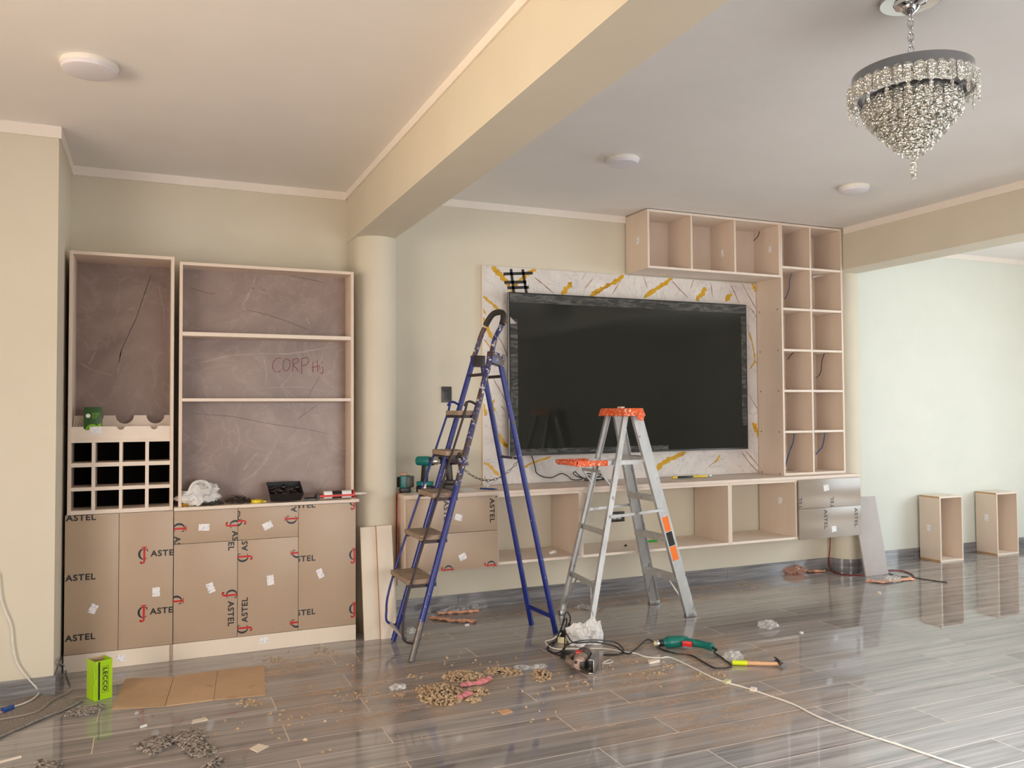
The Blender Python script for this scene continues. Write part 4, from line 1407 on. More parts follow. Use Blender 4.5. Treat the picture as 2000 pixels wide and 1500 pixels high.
# ---- flattened cardboard
cb_ = thing('cardboard_sheet', 'flattened brown cardboard sheet in three panels lying on the floor', 'cardboard', tuple(Z0(380, 1345)))
tops = [(245, 1326), (340, 1322), (425, 1310), (517, 1300)]; bots = [(217, 1387), (322, 1381), (417, 1368.5), (519, 1359)]
for i in range(3):
    q = [Z0(*bots[i]), Z0(*bots[i + 1]), Z0(*tops[i + 1]), Z0(*tops[i])]
    c = sum(q, V((0, 0, 0))) / 4
    q = [c + (a - c) * .988 for a in q]
    m = MB(); hh = [.0035, .005, .0035][i]
    m.add([a + V((0, 0, .0006)) for a in q] + [a + V((0, 0, hh)) for a in q], [(3, 2, 1, 0), (4, 5, 6, 7), (0, 1, 5, 4), (1, 2, 6, 5), (2, 3, 7, 6), (3, 0, 4, 7)])
    m.build('panel', MT['cardboard'], cb_)

# ---- mat, cables in the left corner
poly = [(-30, 1462), (0, 1442), (40, 1424), (85, 1404), (125, 1389), (160, 1371), (150, 1366), (120, 1366), (95, 1360), (78, 1357), (40, 1364), (0, 1392), (-40, 1405)]
q = [Z0(*p) for p in poly]
mt_ = thing('floor_mat', 'crumpled grey woven mat on the floor in the left corner', 'mat', tuple(Z0(60, 1400)))
m = MB(); N = len(q)
m.add([a + V((0, 0, .0006)) for a in q] + [a + V((0, 0, .007)) for a in q], [tuple(range(N))[::-1], tuple(range(N, 2 * N))] + [(i, (i + 1) % N, N + (i + 1) % N, N + i) for i in range(N)])
m.build('mat_body', MT['rug'], mt_)
MB().tube(catmull([a + V((0, -.004, .008)) for a in q[:6]], 6), .0065, 6).build('hem', MT['rug'], mt_, smooth=True)
yw = YP - .018
wc = thing('flex_lead', 'white cord with blue plug hanging down the left wall', 'cable', tuple(PY(yw, 20, 1235)))
pts = [PY(yw, -3, 1120), PY(yw, 1, 1165), PY(yw, 10, 1195), PY(yw, 21, 1222), PY(yw, 25, 1262), PY(yw, 33, 1295), PY(yw, 52, 1322), Z0(70, 1342, .05), Z0(76, 1352, .02), Z0(66, 1364, .014), Z0(46, 1374, .012), Z0(24, 1381, .012)]
MB().tube(catmull(pts, 6), .0042, 7).build('flex', MT['whitecable'], wc, smooth=True)
a, b = Z0(26, 1382, .013), Z0(4, 1390, .013)
pg = MB().bar(a, b, .032, .02, (0, 0, 1)).build('plug', MT['blueplug'], wc, bevel=.004)
d = (b - a).normalized(); n = d.cross(V((0, 0, 1)))
for k in (-.006, .006): MB().tube([b + n * k, b + n * k + d * .016], .0022, 6).build('pin', MT['orangefoil'], pg)
cable('flex_lead', 'grey-white cord running out of the gap beside the wine rack over the mat', [V((-.444, 5.1, .13)), V((-.438, 4.98, .14)), Z0(127, 1302, .03), Z0(131, 1320, .012), Z0(139, 1345, .008), Z0(120, 1358, .012), Z0(98, 1370, .014), Z0(75, 1388, .014), Z0(40, 1398, .013), Z0(0, 1405, .013), Z0(-30, 1409, .013)], .004, MT['greycable'])


# ---- fibre scraps
def scrap(lab, poly, seed, nf=90):
    rn = random.Random(seed)
    q = [Z0(*p) for p in poly]; c = sum(q, V((0, 0, 0))) / len(q)
    t = thing('fibre_scrap', lab, 'scrap', tuple(c), 'shredded fibre scraps on the floor')
    m = MB(); N = len(q)
    m.add([a + V((0, 0, .0006)) for a in q] + [c + (a - c) * .93 + V((0, 0, .010)) for a in q] + [c + (a - c) * .5 + V((0, 0, .016)) for a in q],
          [tuple(range(N))[::-1], tuple(range(2 * N, 3 * N))] + [(i, (i + 1) % N, N + (i + 1) % N, N + i) for i in range(N)] + [(N + i, N + (i + 1) % N, 2 * N + (i + 1) % N, 2 * N + i) for i in range(N)])
    m.build('pad', MT['scrap'], t)
    m = MB()
    for k in range(nf):
        i = rn.randrange(N); a = lerp(c, lerp(q[i], q[(i + 1) % N], rn.random()), rn.random() ** .5 * 1.04)
        th = rn.uniform(0, 6.28); L = rn.uniform(.012, .03); z = rn.uniform(.009, .02)
        m.tube([a + V((-L * math.cos(th), -L * math.sin(th), z - .006)) / 1, a + V((0, 0, z)), a + V((L * math.cos(th + .5), L * math.sin(th + .5), z - .007))], rn.uniform(.0012, .0026), 4)
    m.build('loose_fibres', MT['scrap'], t, kind='stuff')


scrap('shredded grey fibre scrap on the floor, left half of the pair', [(264, 1464), (283, 1446), (312, 1440), (338, 1443), (335, 1456), (315, 1468), (297, 1479), (280, 1470)], 1)
scrap('shredded grey fibre scrap on the floor, right half of the pair', [(330, 1446), (352, 1431), (388, 1427), (402, 1440), (392, 1448), (426, 1469), (402, 1478), (376, 1482), (362, 1466), (345, 1456)], 2)
scrap('small fibre scrap at the bottom left edge of the photo', [(70, 1500), (79, 1488), (96, 1489), (114, 1496), (112, 1506), (90, 1510)], 3, 50)
scrap('thin fibre scrap at the bottom edge below the fibre pair', [(398, 1504), (412, 1493), (430, 1482), (433, 1487), (420, 1498), (410, 1508)], 4, 40)
scrap('loose tuft of green-grey fibre between the mat and the cardboard', [(124, 1399), (150, 1386), (178, 1384), (202, 1381), (196, 1389), (180, 1396), (150, 1399)], 5, 110)

# ---- things in the wine rack
a, b = PY(FL + .05, 163.5, 838), PY(FL + .05, 199, 795)
gx = thing('bulb_carton', 'dark green printed carton tucked in the wine rack', 'box', ((a.x + b.x) / 2, FL + .07, 1.294))
gf = B(a.x, b.x, FL + .03, FL + .10, 1.294, b.z).build('carton_body', MT['dkgreen'], gx, bevel=.001)
W_, H_ = b.x - a.x, b.z - 1.294


def disc(cx, cz, r, y, mat, par, nm, clip):
    g = ([(math.cos(2 * math.pi * k / 24), math.sin(2 * math.pi * k / 24)) for k in range(24)], [tuple(range(24))])
    print2d(g, (cx, cz), r, r, 0, y, clip, nm, mat, par)


cl = (a.x + .001, b.x - .001, 1.295, b.z - .001)
disc(a.x + W_ * .48, b.z - H_ * .72, W_ * .38, FL + .03, MT['limeleaf'], gf, 'printed_leaf', cl)
disc(a.x + W_ * .98, b.z - H_ * .62, W_ * .22, FL + .03, MT['limeleaf'], gf, 'printed_leaf', cl)
disc(a.x + W_ * .25, b.z - H_ * .27, W_ * .13, FL + .03, MT['whitepaper'], gf, 'printed_badge', cl)
for k in range(4): B(a.x + W_ * .46, a.x + W_ * (.9 - .06 * k), FL + .0292, FL + .03, b.z - H_ * (.2 + .05 * k), b.z - H_ * (.185 + .05 * k)).build('printed_line', MT['limeleaf'], gf)
for k in range(3):
    p = PY(FL + .06, 141 + k * 6, 829)
    solo('paper_card', ('leftmost pale paper card in the wine rack', 'middle pale paper card in the wine rack', 'pale paper card nearest the green carton in the wine rack')[k], 'card',
         MB().bar(V((p.x, FL + .06 + .01 * k, 1.294)), V((p.x + .012, FL + .075, 1.294 + .105 - .008 * k)), .05, .003, (0, 1, 0)), MT['plinth'], 'cards in the wine rack')

# ---- worktop clutter
WZ = .8875
pb = PZ(WZ, 392, 978); pb.y = 5.335; pb.x = PY(5.335, 390, 960).x
bag = thing('plastic_bag', 'thin white plastic carrier bag slumped on the worktop among screws', 'bag', (pb.x, pb.y, WZ))
m = crumple((pb.x - .015, pb.y, WZ + .001), (.105, .068, .06), 4, 4, .45, .25)
for i, v in enumerate(m.v):
    k = (v.z - WZ) / .12; v.z = WZ + .001 + (v.z - WZ) * (1.25 if v.x > pb.x - .05 else .95); v.x += k * .02
m.build('bag_body', MT['bag'], bag, smooth=True)
c = V((pb.x + .01, pb.y - .02, WZ + .115))
MB().tube(catmull([c + V((-.075, 0, -.06)), c + V((-.05, 0, .01)), c + V((-.01, 0, .03)), c + V((.035, -.005, .01)), c + V((.07, -.01, -.07))], 6), .017, 6, rfun=lambda t: .5 + .8 * abs(t - .5)).build('handle', MT['bag'], bag, smooth=True)
MB().tube(catmull([c + V((-.06, .02, -.05)), c + V((-.03, .02, .0)), c + V((.02, .02, .0)), c + V((.05, .015, -.06))], 6), .015, 6).build('handle', MT['bag'], bag, smooth=True)


def screws(nm, lab, cx, rx, cy, ry, hgt, cnt, seed, mat='screwmetal'):
    rn = random.Random(seed); m = MB()
    for k in range(cnt):
        a_ = rn.uniform(0, 6.28); r_ = rn.random() ** .6
        x, y = cx + rx * r_ * math.cos(a_), cy + ry * r_ * math.sin(a_)
        z = WZ + .004 + rn.random() * hgt * (1 - r_ * .8)
        th = rn.uniform(0, 6.28); ph = rn.uniform(-.25, .5); L = rn.uniform(.012, .022)
        d = V((math.cos(th) * math.cos(ph), math.sin(th) * math.cos(ph), math.sin(ph)))
        a0 = V((x, y, z)); a1 = a0 + d * L
        a1.z = max(a1.z, WZ + .003); a1.y = min(a1.y, HB - .004); a0.y = min(a0.y, HB - .004)
        m.tube([a0, a1], .0017, 4); m.lathe([(.0036, 0), (.0012, .003)], a0, (a1 - a0), 6)
    return solo(nm, lab, 'screws', m, MT[mat], kind='stuff')


x_ = lambda px: PY(5.34, px, 975).x
screws('screw_heap', 'heap of loose dark screws spilling from the plastic bag on the worktop', x_(408), .085, 5.315, .05, .05, 260, 1)
screws('screw_heap', 'heap of loose dark screws between plastic bag and black tray', x_(466), .075, 5.335, .055, .055, 280, 2)
screws('fitting_heap', 'few brassy metal fittings at the left end of the worktop', x_(362), .03, 5.30, .025, .012, 26, 3, 'gold')

tm = x_(501)
tmo = thing('tape_roll', 'small yellow tape roll beside the black tray', 'tape roll', (tm, 5.32, WZ))
MB(Matrix.Translation((tm, 5.32, WZ + .001))).lathe([(.022, 0), (.036, 0), (.036, .018), (.022, .018), (.022, 0)], n=24, cap=False).build('roll', MT['yellow'], tmo, smooth=True)
B(tm + .03, tm + .055, 5.31, 5.33, WZ + .001, WZ + .012).build('tail', MT['yellow'], tmo)
tx0, tx1 = PY(5.27, 524, 975).x, PY(5.27, 591, 975).x
tyf, tyb = 5.262, 5.405
tray = thing('parts_tray', 'black plastic parts tray full of hardware on the worktop', 'tray', ((tx0 + tx1) / 2, 5.33, WZ))
TW, TDp, hz, sl = tx1 - tx0, .16, .055, .014
TT = Matrix.Translation((tx0, 5.243, WZ + .003)) @ Matrix.Rotation(math.radians(24), 4, 'X')
bot_ = [(sl, sl), (TW - sl, sl), (TW - sl, TDp - sl), (sl, TDp - sl)]; top_ = [(0, 0), (TW, 0), (TW, TDp), (0, TDp)]
m = MB(TT)
m.add([(a, b, 0) for a, b in bot_] + [(a, b, hz) for a, b in top_] + [(.006 + a * (1 - .012 / TW), .006 + b * (1 - .012 / TDp), hz) for a, b in top_] + [(.006 + a * (1 - .012 / TW), .006 + b * (1 - .012 / TDp), .006) for a, b in bot_],
      [(3, 2, 1, 0)] + [(i, (i + 1) % 4, 4 + (i + 1) % 4, 4 + i) for i in range(4)] + [(4 + i, 4 + (i + 1) % 4, 8 + (i + 1) % 4, 8 + i) for i in range(4)] + [(8 + i, 8 + (i + 1) % 4, 12 + (i + 1) % 4, 12 + i) for i in range(4)] + [(12, 13, 14, 15)])
m.build('tray_body', MT['black'], tray)
MB(TT).box(TW * .52 - .003, TW * .52 + .003, .012, TDp - .012, .006, hz - .008).build('tray_divider', MT['black'], tray)
rn = random.Random(9); m = MB(TT)
for k in range(80):
    p = V((rn.uniform(.03, TW - .03), rn.uniform(.03, TDp - .03), rn.uniform(.012, .042))); th = rn.uniform(0, 6.28)
    m.tube([p, p + V((math.cos(th) * .02, math.sin(th) * .02, rn.uniform(-.004, .008)))], .0034, 5)
solo('hardware_pieces', 'dark metal hardware pieces heaped inside the black tray', 'hardware', m, MT['screwmetal'], kind='stuff')
# caulking gun
gy = 5.256
gx0, gx1 = PY(gy, 626, 965).x, PY(gy, 718, 965).x
gz = WZ + .034
cg = thing('caulking_gun', 'red caulking gun loaded with a black and white sealant cartridge', 'caulking gun', ((gx0 + gx1) / 2, gy, WZ))
MB().lathe([(.023, 0), (.024, .004), (.024, .05)], (gx0 + .02, gy, gz), (1, 0, 0), 18).build('cartridge', MT['whitepaper'], cg, smooth=True)
MB().lathe([(.0242, 0), (.0242, .06)], (gx0 + .07, gy, gz), (1, 0, 0), 18).build('cartridge_label', MT['ink'], cg, smooth=True)
MB().lathe([(.024, 0), (.024, .06)], (gx0 + .13, gy, gz), (1, 0, 0), 18).build('cartridge', MT['whitepaper'], cg, smooth=True)
MB().lathe([(.0242, 0), (.0242, .012)], (gx0 + .19, gy, gz), (1, 0, 0), 18).build('cartridge_label', MT['ink'], cg, smooth=True)
MB().lathe([(.011, 0), (.008, .03), (.004, .085)], (gx0 + .205, gy, gz), (1, 0, 0), 12).build('nozzle', MT['whitecable'], cg, smooth=True)
MB().lathe([(.014, 0), (.027, .002), (.027, .012), (.014, .014)], (gx0 + .198, gy, gz), (1, 0, 0), 18).build('front_plate', MT['caulk'], cg, smooth=True)
MB().bar((gx0 - .02, gy - .027, gz - .004), (gx0 + .205, gy - .027, gz - .004), .012, .005, (0, 0, 1)).build('frame_bar', MT['caulk'], cg)
MB().bar((gx0 - .02, gy + .027, gz - .004), (gx0 + .205, gy + .027, gz - .004), .012, .005, (0, 0, 1)).build('frame_bar', MT['caulk'], cg)
MB().tube([(gx0 + .02, gy, gz - .01), (gx0 - .1, gy, gz - .014)], .005, 6).build('plunger_rod', MT['black'], cg)
MB().bar((gx0 - .02, gy - .03, gz - .008), (gx0 - .02, gy + .03, gz - .008), .03, .02, (0, 0, 1)).build('rear_housing', MT['black'], cg)
MB().bar((gx0 - .02, gy, gz - .026), (gx0 - .095, gy + .03, gz - .026), .015, .018, (0, 0, 1)).build('trigger', MT['black'], cg)

# ---- media counter clutter
KZ = CZ1 + .001
# laser level
lp = PZ(KZ, 793, 962); lp = V((PY(5.50, 792, 950).x, 5.50, KZ))
ll = thing('laser_level', 'teal and black laser level at the left end of the media counter', 'laser level', tuple(lp))
Tm = frame(lp, (.9, -.43, 0))
MB(Tm).box(-.04, .035, -.03, .03, 0, .03).build('base', MT['black'], ll, bevel=.005)
MB(Tm).box(-.032, .03, -.034, .034, .03, .115).build('housing', MT['teal'], ll, bevel=.008)
MB(Tm).box(-.055, -.028, -.026, .026, .035, .105).build('window_head', MT['black'], ll, bevel=.006)
MB(Tm).box(.012, .055, -.04, .03, .035, .11).build('battery', MT['black'], ll, bevel=.005)
MB(Tm).box(-.03, .012, -.025, .025, .115, .13).build('lens_cap', MT['orangefoil'], ll, bevel=.005)


def cordless(lab, px, Y, ang, bodymat):
    p = V((PY(Y, px, 958).x, Y, KZ))
    t = thing('cordless_drill', lab, 'drill', tuple(p), 'cordless drills on the media counter')
    Tm = frame(p, (math.cos(ang), math.sin(ang), 0))
    MB(Tm).box(-.055, .05, -.034, .034, 0, .045).build('battery', MT['black'], t, bevel=.007)
    ft = MB(Tm).box(-.055, .045, -.034, .034, .046, .075).build('handle_foot', bodymat, t, bevel=.008)
    MB(Tm).box(-.005, .03, -.0352, -.0345, .03, .062).build('sticker', MT['sticker'], t)
    MB(Tm).bar((-.01, 0, .07), (.0, 0, .185), .042, .034, (1, 0, 0)).build('grip', MT['black'], t, bevel=.008)
    MB(Tm).bar((.01, 0, .15), (.012, 0, .185), .03, .03, (1, 0, 0)).build('trigger', bodymat, t, bevel=.004)
    MB(Tm).lathe([(.02, -.07), (.031, -.062), (.033, -.02), (.033, .03), (.027, .045)], (0, 0, .212), (1, 0, 0), 18).build('motor_housing', bodymat, t, smooth=True)
    MB(Tm).lathe([(.029, .045), (.029, .065), (.025, .07)], (0, 0, .212), (1, 0, 0), 18).build('clutch_ring', MT['black'], t, smooth=True)
    MB(Tm).lathe([(.023, .07), (.023, .095), (.012, .112)], (0, 0, .212), (1, 0, 0), 18).build('chuck', MT['steel'], t, smooth=True)


cordless('teal cordless drill standing on its battery beside the laser level', 831, 5.43, -.9, MT['teal'])
cordless('dark cordless drill standing on its battery behind the blue ladder rails', 876, 5.46, 2.4, MT['black'])
for k, (pl4, lab) in enumerate((([(790, 957), (822, 970), (858, 966), (826, 955)], 'white paper sheet under the teal drill on the media counter'),
                                ([(896, 955), (906, 962), (938, 957), (912, 952)], 'white paper slip on the media counter between ladder and blue pen'))):
    q = [PZ(KZ, *p) for p in pl4]
    for v in q: v.y = min(max(v.y, FM - .01), YM - .03)
    m = MB(); m.add([a_ + V((0, 0, -.0005)) for a_ in q] + [a_ + V((0, 0, .0002)) for a_ in q], [(3, 2, 1, 0), (4, 5, 6, 7), (0, 1, 5, 4), (1, 2, 6, 5), (2, 3, 7, 6), (3, 0, 4, 7)])
    solo('paper_sheet', lab, 'paper', m, MT['whitepaper'])
pn = thing('pen', 'blue pen lying on the media counter beside a small clear bag', 'pen', tuple(PZ(KZ, 956, 955)))
a, b = PZ(KZ + .006, 938, 954), PZ(KZ + .006, 972, 955.5)
MB().tube([a, lerp(a, b, .75)], .006, 8).build('barrel', MT['blueplug'], pn, smooth=True); MB().lathe([(.006, 0), (.0015, (b - a).length * .25)], lerp(a, b, .75), b - a, 8).build('tip', MT['blueplug'], pn, smooth=True)
p = PZ(KZ, 949, 950); p.y = 5.55; p.x = PY(5.55, 949, 945).x
solo('plastic_baggie', 'small crumpled clear bag behind the blue pen', 'bag', crumple((p.x, p.y, KZ), (.025, .02, .028), 8, 3, .4, .3), MT['clear'], smooth=True)


def cw(x, y): return (1000 + x / 9.09, 860 + y / 9.09)


tvp = [PY(5.715, *cw(350, 270))] + [PY(5.715, *cw(*p)) for p in ((385, 380), (412, 480), (435, 575), (520, 640), (640, 660), (740, 640), (850, 585), (950, 630), (1050, 693), (1150, 700), (1210, 670), (1120, 630), (1060, 580), (1080, 550), (1130, 580), (1200, 650), (1300, 690), (1420, 700), (1500, 640), (1550, 600), (1500, 600), (1440, 650), (1340, 640), (1300, 600), (1340, 585), (1400, 620), (1480, 690), (1600, 690), (1620, 700), (1560, 650), (1420, 655), (1300, 650), (1280, 710), (1380, 735), (1480, 700), (1600, 680))]
for i, v in enumerate(tvp):
    if i > 3: v.y = 5.70 - .012 * (i % 3); v.z = max(v.z, KZ + .006)
cable('television_cable', 'black television power cable coiled on the media counter', tvp, .0038, MT['blackcable'])
kn = thing('snap_knife', 'black and yellow utility knife on the media counter right of the aluminium ladder', 'knife', tuple(PZ(KZ, 1350, 932)))
a, b = PZ(KZ + .012, 1313, 934), PZ(KZ + .012, 1388, 930)
a.y, b.y = 5.56, 5.56; a.x, b.x = PY(5.56, 1313, 934).x, PY(5.56, 1388, 930).x
for t0_, t1_, mt, nm in ((0, .12, 'yellow', 'end_cap'), (.12, .52, 'black', 'handle'), (.52, .9, 'yellow', 'slider_body'), (.9, 1, 'steel', 'blade_holder')):
    MB().bar(lerp(a, b, t0_), lerp(a, b, t1_), .024, .016, (0, 1, 0)).build(nm, MT[mt], kn, bevel=.003)
gm = thing('marker', 'green marker lying inside the middle media bay', 'marker', tuple(PZ(ZB + T, 1262, 1054)))
yy = 5.60
a, b = V((PY(yy, 1251, 1050).x, yy, ZB + T + .0085)), V((PY(yy, 1281, 1050).x, yy - .02, ZB + T + .0085))
MB().tube([a, lerp(a, b, .4)], .0085, 8).build('cap', MT['green'], gm, smooth=True); MB().tube([lerp(a, b, .4), b], .0075, 8).build('barrel', MT['green'], gm, smooth=True)
p = V((PY(5.5, 1222, 1060).x, 5.5, ZB + T + .0005))
solo('plug_cap', 'tiny black plastic cap inside the middle media bay', 'cap', MB().lathe([(.008, 0), (.012, .006), (.005, .012)], p, n=10), MT['black'], smooth=True)
p = V((PY(5.45, 1080, 1078).x, 5.45, ZB + T + .0005))
solo('plastic_scrap', 'crumpled white scrap lying in the left open media bay', 'scrap', crumple(p, (.03, .02, .012), 3, 2, .5, .3), MT['whitepaper'], smooth=True)

# ---- wires in the cube shelf
cw_ = YM - .03


def ct_(x, y): return (1480 + x / 5, 680 + y / 5)


def cu_(x, y): return (1480 + x / 5, 400 + y / 5)


cw_ = YM - .028
cw_ = FT + .13
for lab, pts, mt in (('blue cable hanging in the lowest left cube of the tower', [ct_(355, 835), ct_(345, 920), ct_(310, 1010), ct_(280, 1110), ct_(272, 1160)], 'bluecable'),
                     ('black and blue cable hanging in the lowest right cube of the tower', [ct_(655, 828), ct_(645, 900), ct_(628, 965), ct_(590, 1010), ct_(570, 1036)], 'bluecable'),
                     ('thin dark wire in the fourth cube down, left column of the tower', [ct_(350, 42), ct_(320, 70), ct_(292, 112)], 'blackcable'),
                     ('black cable hanging in the fourth cube down, right column of the tower', [ct_(655, 42), ct_(628, 120), ct_(618, 220), ct_(595, 270), ct_(565, 290)], 'blackcable'),
                     ('thin blue wire hanging in the second cube down, left column of the tower', [cu_(330, 672), cu_(310, 740), cu_(308, 800), cu_(285, 880), cu_(262, 920)], 'bluecable'),
                     ('short black wire inside the right compartment of the ceiling shelf box', [(1483, 452), (1480, 462), (1472, 470)], 'blackcable')):
    cable('wire_end', lab, [PY(cw_, *p) for p in pts], .0055 if 'lowest' in lab else .0035, MT[mt], 'loose wires in the cube shelves')
MB_ = MB().tube([PY(cw_, *cu_(535, 705)), PY(cw_ + .05, *cu_(640, 688))], .006, 7)
solo('wire_end', 'white wire stub with black tip in the second cube down, right column', 'cable', MB_, MT['whitecable'], 'loose wires in the cube shelves', smooth=True)
yz = TZB + T + .004
q = [PZ(yz, *ct_(*p)) for p in ((320, 1190), (380, 1195), (440, 1180), (478, 1168))]
for v in q: v.y = min(max(v.y, FT + .02), YM - .05)
solo('edge_strip', 'curled pale edging strip on the floor of the lowest left cube', 'strip', MB().tube(catmull(q, 5), .004, 5), MT['plinth'])

# wires beside cabinets
cable('wire_run', 'thin red wire dropping between the left column and the media cabinet', [V((1.53, 5.42, KZ + .004)), V((1.508, 5.40, KZ + .002)), V((1.497, 5.38, .82)), V((1.492, 5.36, .6)), V((1.482, 5.34, .3))], .003, MT['orangewire'])
rc = [PY(5.60, 1622, 1040), PY(5.60, 1621, 1070), PY(5.56, 1619, 1092), Z0(1622, 1112, .02), Z0(1640, 1121, .006), Z0(1665, 1123, .006), Z0(1690, 1125, .006)]
rc[0].z = ZB - .002
rc += [V((5.75, 5.41, .006)) if False else Z0(1705, 1122, .006), Z0(1735, 1114, .006), Z0(1762, 1115, .006), Z0(1780, 1121, .006), Z0(1786, 1128, .006)]
rc[7].y += .08; rc[6].y = 5.40
for v in rc[4:]: v.y = max(v.y, 5.36 if v.x < 5.6 else v.y)
cable('cable', 'dark red cable running down the right column and round behind the grey panel', rc, .005, MT['redcable'])
cable('cable', 'thin black cable trailing right from behind the grey panel', [V((5.93, 5.46, .005)), Z0(1750, 1124, .005), Z0(1790, 1129, .005), Z0(1850, 1138, .005)], .004, MT['blackcable'])

# ---- tools on the floor
# corded drill
O = Z0(1277, 1257, .036)
Tm = frame(O, (.985, .0, 0))
pd = thing('corded_drill', 'teal corded power drill with red trigger lying on the floor', 'drill', (O.x + .12, O.y - .05, 0))
MB(Tm).lathe([(.006, 0), (.013, .006), (.013, .016)], axis=(1, -.12, 0), n=16).build('chuck_jaws', MT['cream'], pd, smooth=True)
MB(Tm).lathe([(.0205, .016), (.0215, .02), (.0215, .028)], axis=(1, -.12, 0), n=18).build('chuck_ring', MT['chrome'], pd, smooth=True)
MB(Tm).lathe([(.021, .028), (.021, .058)], axis=(1, -.12, 0), n=18).build('chuck', MT['black'], pd, smooth=True)
MB(Tm).lathe([(.022, .058), (.024, .08), (.032, .088), (.0345, .10), (.0345, .15), (.032, .19), (.024, .225), (.01, .235)], axis=(1, -.12, 0), n=22).build('motor_housing', MT['tealdrill'], pd, smooth=True)
hd = MB(Tm)
hp = [(.165, -.02), (.20, -.045), (.235, -.09), (.262, -.15), (.275, -.205)]
hd.tube(catmull([V((a, b, -.002)) for a, b in hp], 6), .024, 12, rfun=lambda t: 1.12 - .32 * t if t < .8 else .95)
hd.build('handle', MT['tealdrill'], pd, smooth=True)
MB(Tm).bar((.165, -.058, -.002), (.205, -.102, -.002), .022, .03, (1, 1, 0)).build('trigger', MT['redbtn'], pd, bevel=.005)
MB(Tm).tube([(.274, -.2, -.002), (.285, -.235, -.012)], .007, 8).build('strain_relief', MT['black'], pd, smooth=True)
tip = Tm @ V((.285, -.235, -.012))
# hammer
a, b = Z0(1430, 1294, .014), Z0(1519, 1297, .016)
hm = thing('hammer', 'claw hammer with pale wooden handle and fluorescent yellow grip end on the floor', 'hammer', tuple(lerp(a, b, .5).xy.to_3d()))
MB().tube([a, lerp(a, b, .33)], .0135, 10).build('painted_grip', MT['hivis'], hm, smooth=True)
MB().tube([lerp(a, b, .33), b], .0125, 10, rfun=lambda t: 1 - .15 * t).build('handle', MT['ash'], hm, smooth=True)
fc = Z0(1531, 1301, .018); cw2 = Z0(1512, 1286, .02); ax = (fc - cw2).normalized(); hc = lerp(fc, cw2, .42)
MB().lathe([(.0155, 0), (.0155, .014), (.010, .022), (.012, .045)], fc, -ax, 16).build('striking_face', MT['bare'], hm, smooth=True)
for s_ in (-1, 1):
    n_ = V((0, 0, 1)) * .006 * s_
    MB().tube(catmull([hc + n_ * .5, lerp(hc, cw2, .5) + n_ + V((0, 0, .004)), cw2 + n_ * 1.5 + V((0, 0, .0))], 5), .0075, 6, rfun=lambda t: 1.1 - .7 * t).build('claw', MT['black'], hm, smooth=True)
# jigsaw / sander
a, b = Z0(1131, 1297, .048), Z0(1152, 1262, .052)
ax = (b - a).normalized()
js = thing('jigsaw', 'dusty taupe electric jigsaw lying on its side by the wood chips', 'power tool', (lerp(a, b, .5).x, lerp(a, b, .5).y, 0))
Tm = frame(a, ax)
MB(Tm).lathe([(.010, -.012), (.03, -.006), (.036, .01), (.034, .03)], n=20, axis=(1, 0, 0)).build('nose', MT['pinkgrey'], js, smooth=True)
MB(Tm).lathe([(.009, -.0135), (.009, -.004)], (0, .016, .012), (1, 0, 0), 12).build('port', MT['rust'], js)
MB(Tm).box(-.02, .03, -.036, -.006, -.022, .016).build('blade_clamp', MT['black'], js, bevel=.004)
MB(Tm).lathe([(.034, .03), (.044, .05), (.047, .10), (.046, .17), (.036, .215), (.016, .235)], axis=(1, 0, 0), n=22).build('motor_housing', MT['taupe_tool'], js, smooth=True)
for k in range(7): MB(Tm).lathe([(.0475, .075 + k * .012), (.0475, .080 + k * .012)], axis=(1, 0, 0), n=22).build('cooling_slot', MT['ink'], js)
MB(Tm).box(.06, .10, .0, .03, .034, .048).build('slide_switch', MT['redbtn'], js, bevel=.003)
hnd = MB(Tm); hnd.tube(catmull([V((.0, .03, .0)), V((.03, .062, .0)), V((.09, .075, -.005)), V((.16, .06, -.008)), V((.2, .02, -.004))], 6), .018, 10); hnd.build('handle', MT['taupe_tool'], js, smooth=True)
m = MB(Tm); m.box(-.01, .16, -.085, -.08, -.045, .03); m.box(-.01, .16, -.085, -.055, -.0455, -.041); m.box(-.01, .16, -.085, -.055, .027, .031)
m.build('base_plate', MT['steel'], js, bevel=.001)
MB(Tm).box(.03, .11, -.08, -.04, -.025, .02).build('guide_block', MT['black'], js, bevel=.003)
MB().lathe([(.05, .002), (.055, .004), (.052, .028), (.03, .032)], Z0(1112, 1284, 0), n=24).build('rubber_pad', MT['black'], js, smooth=True)
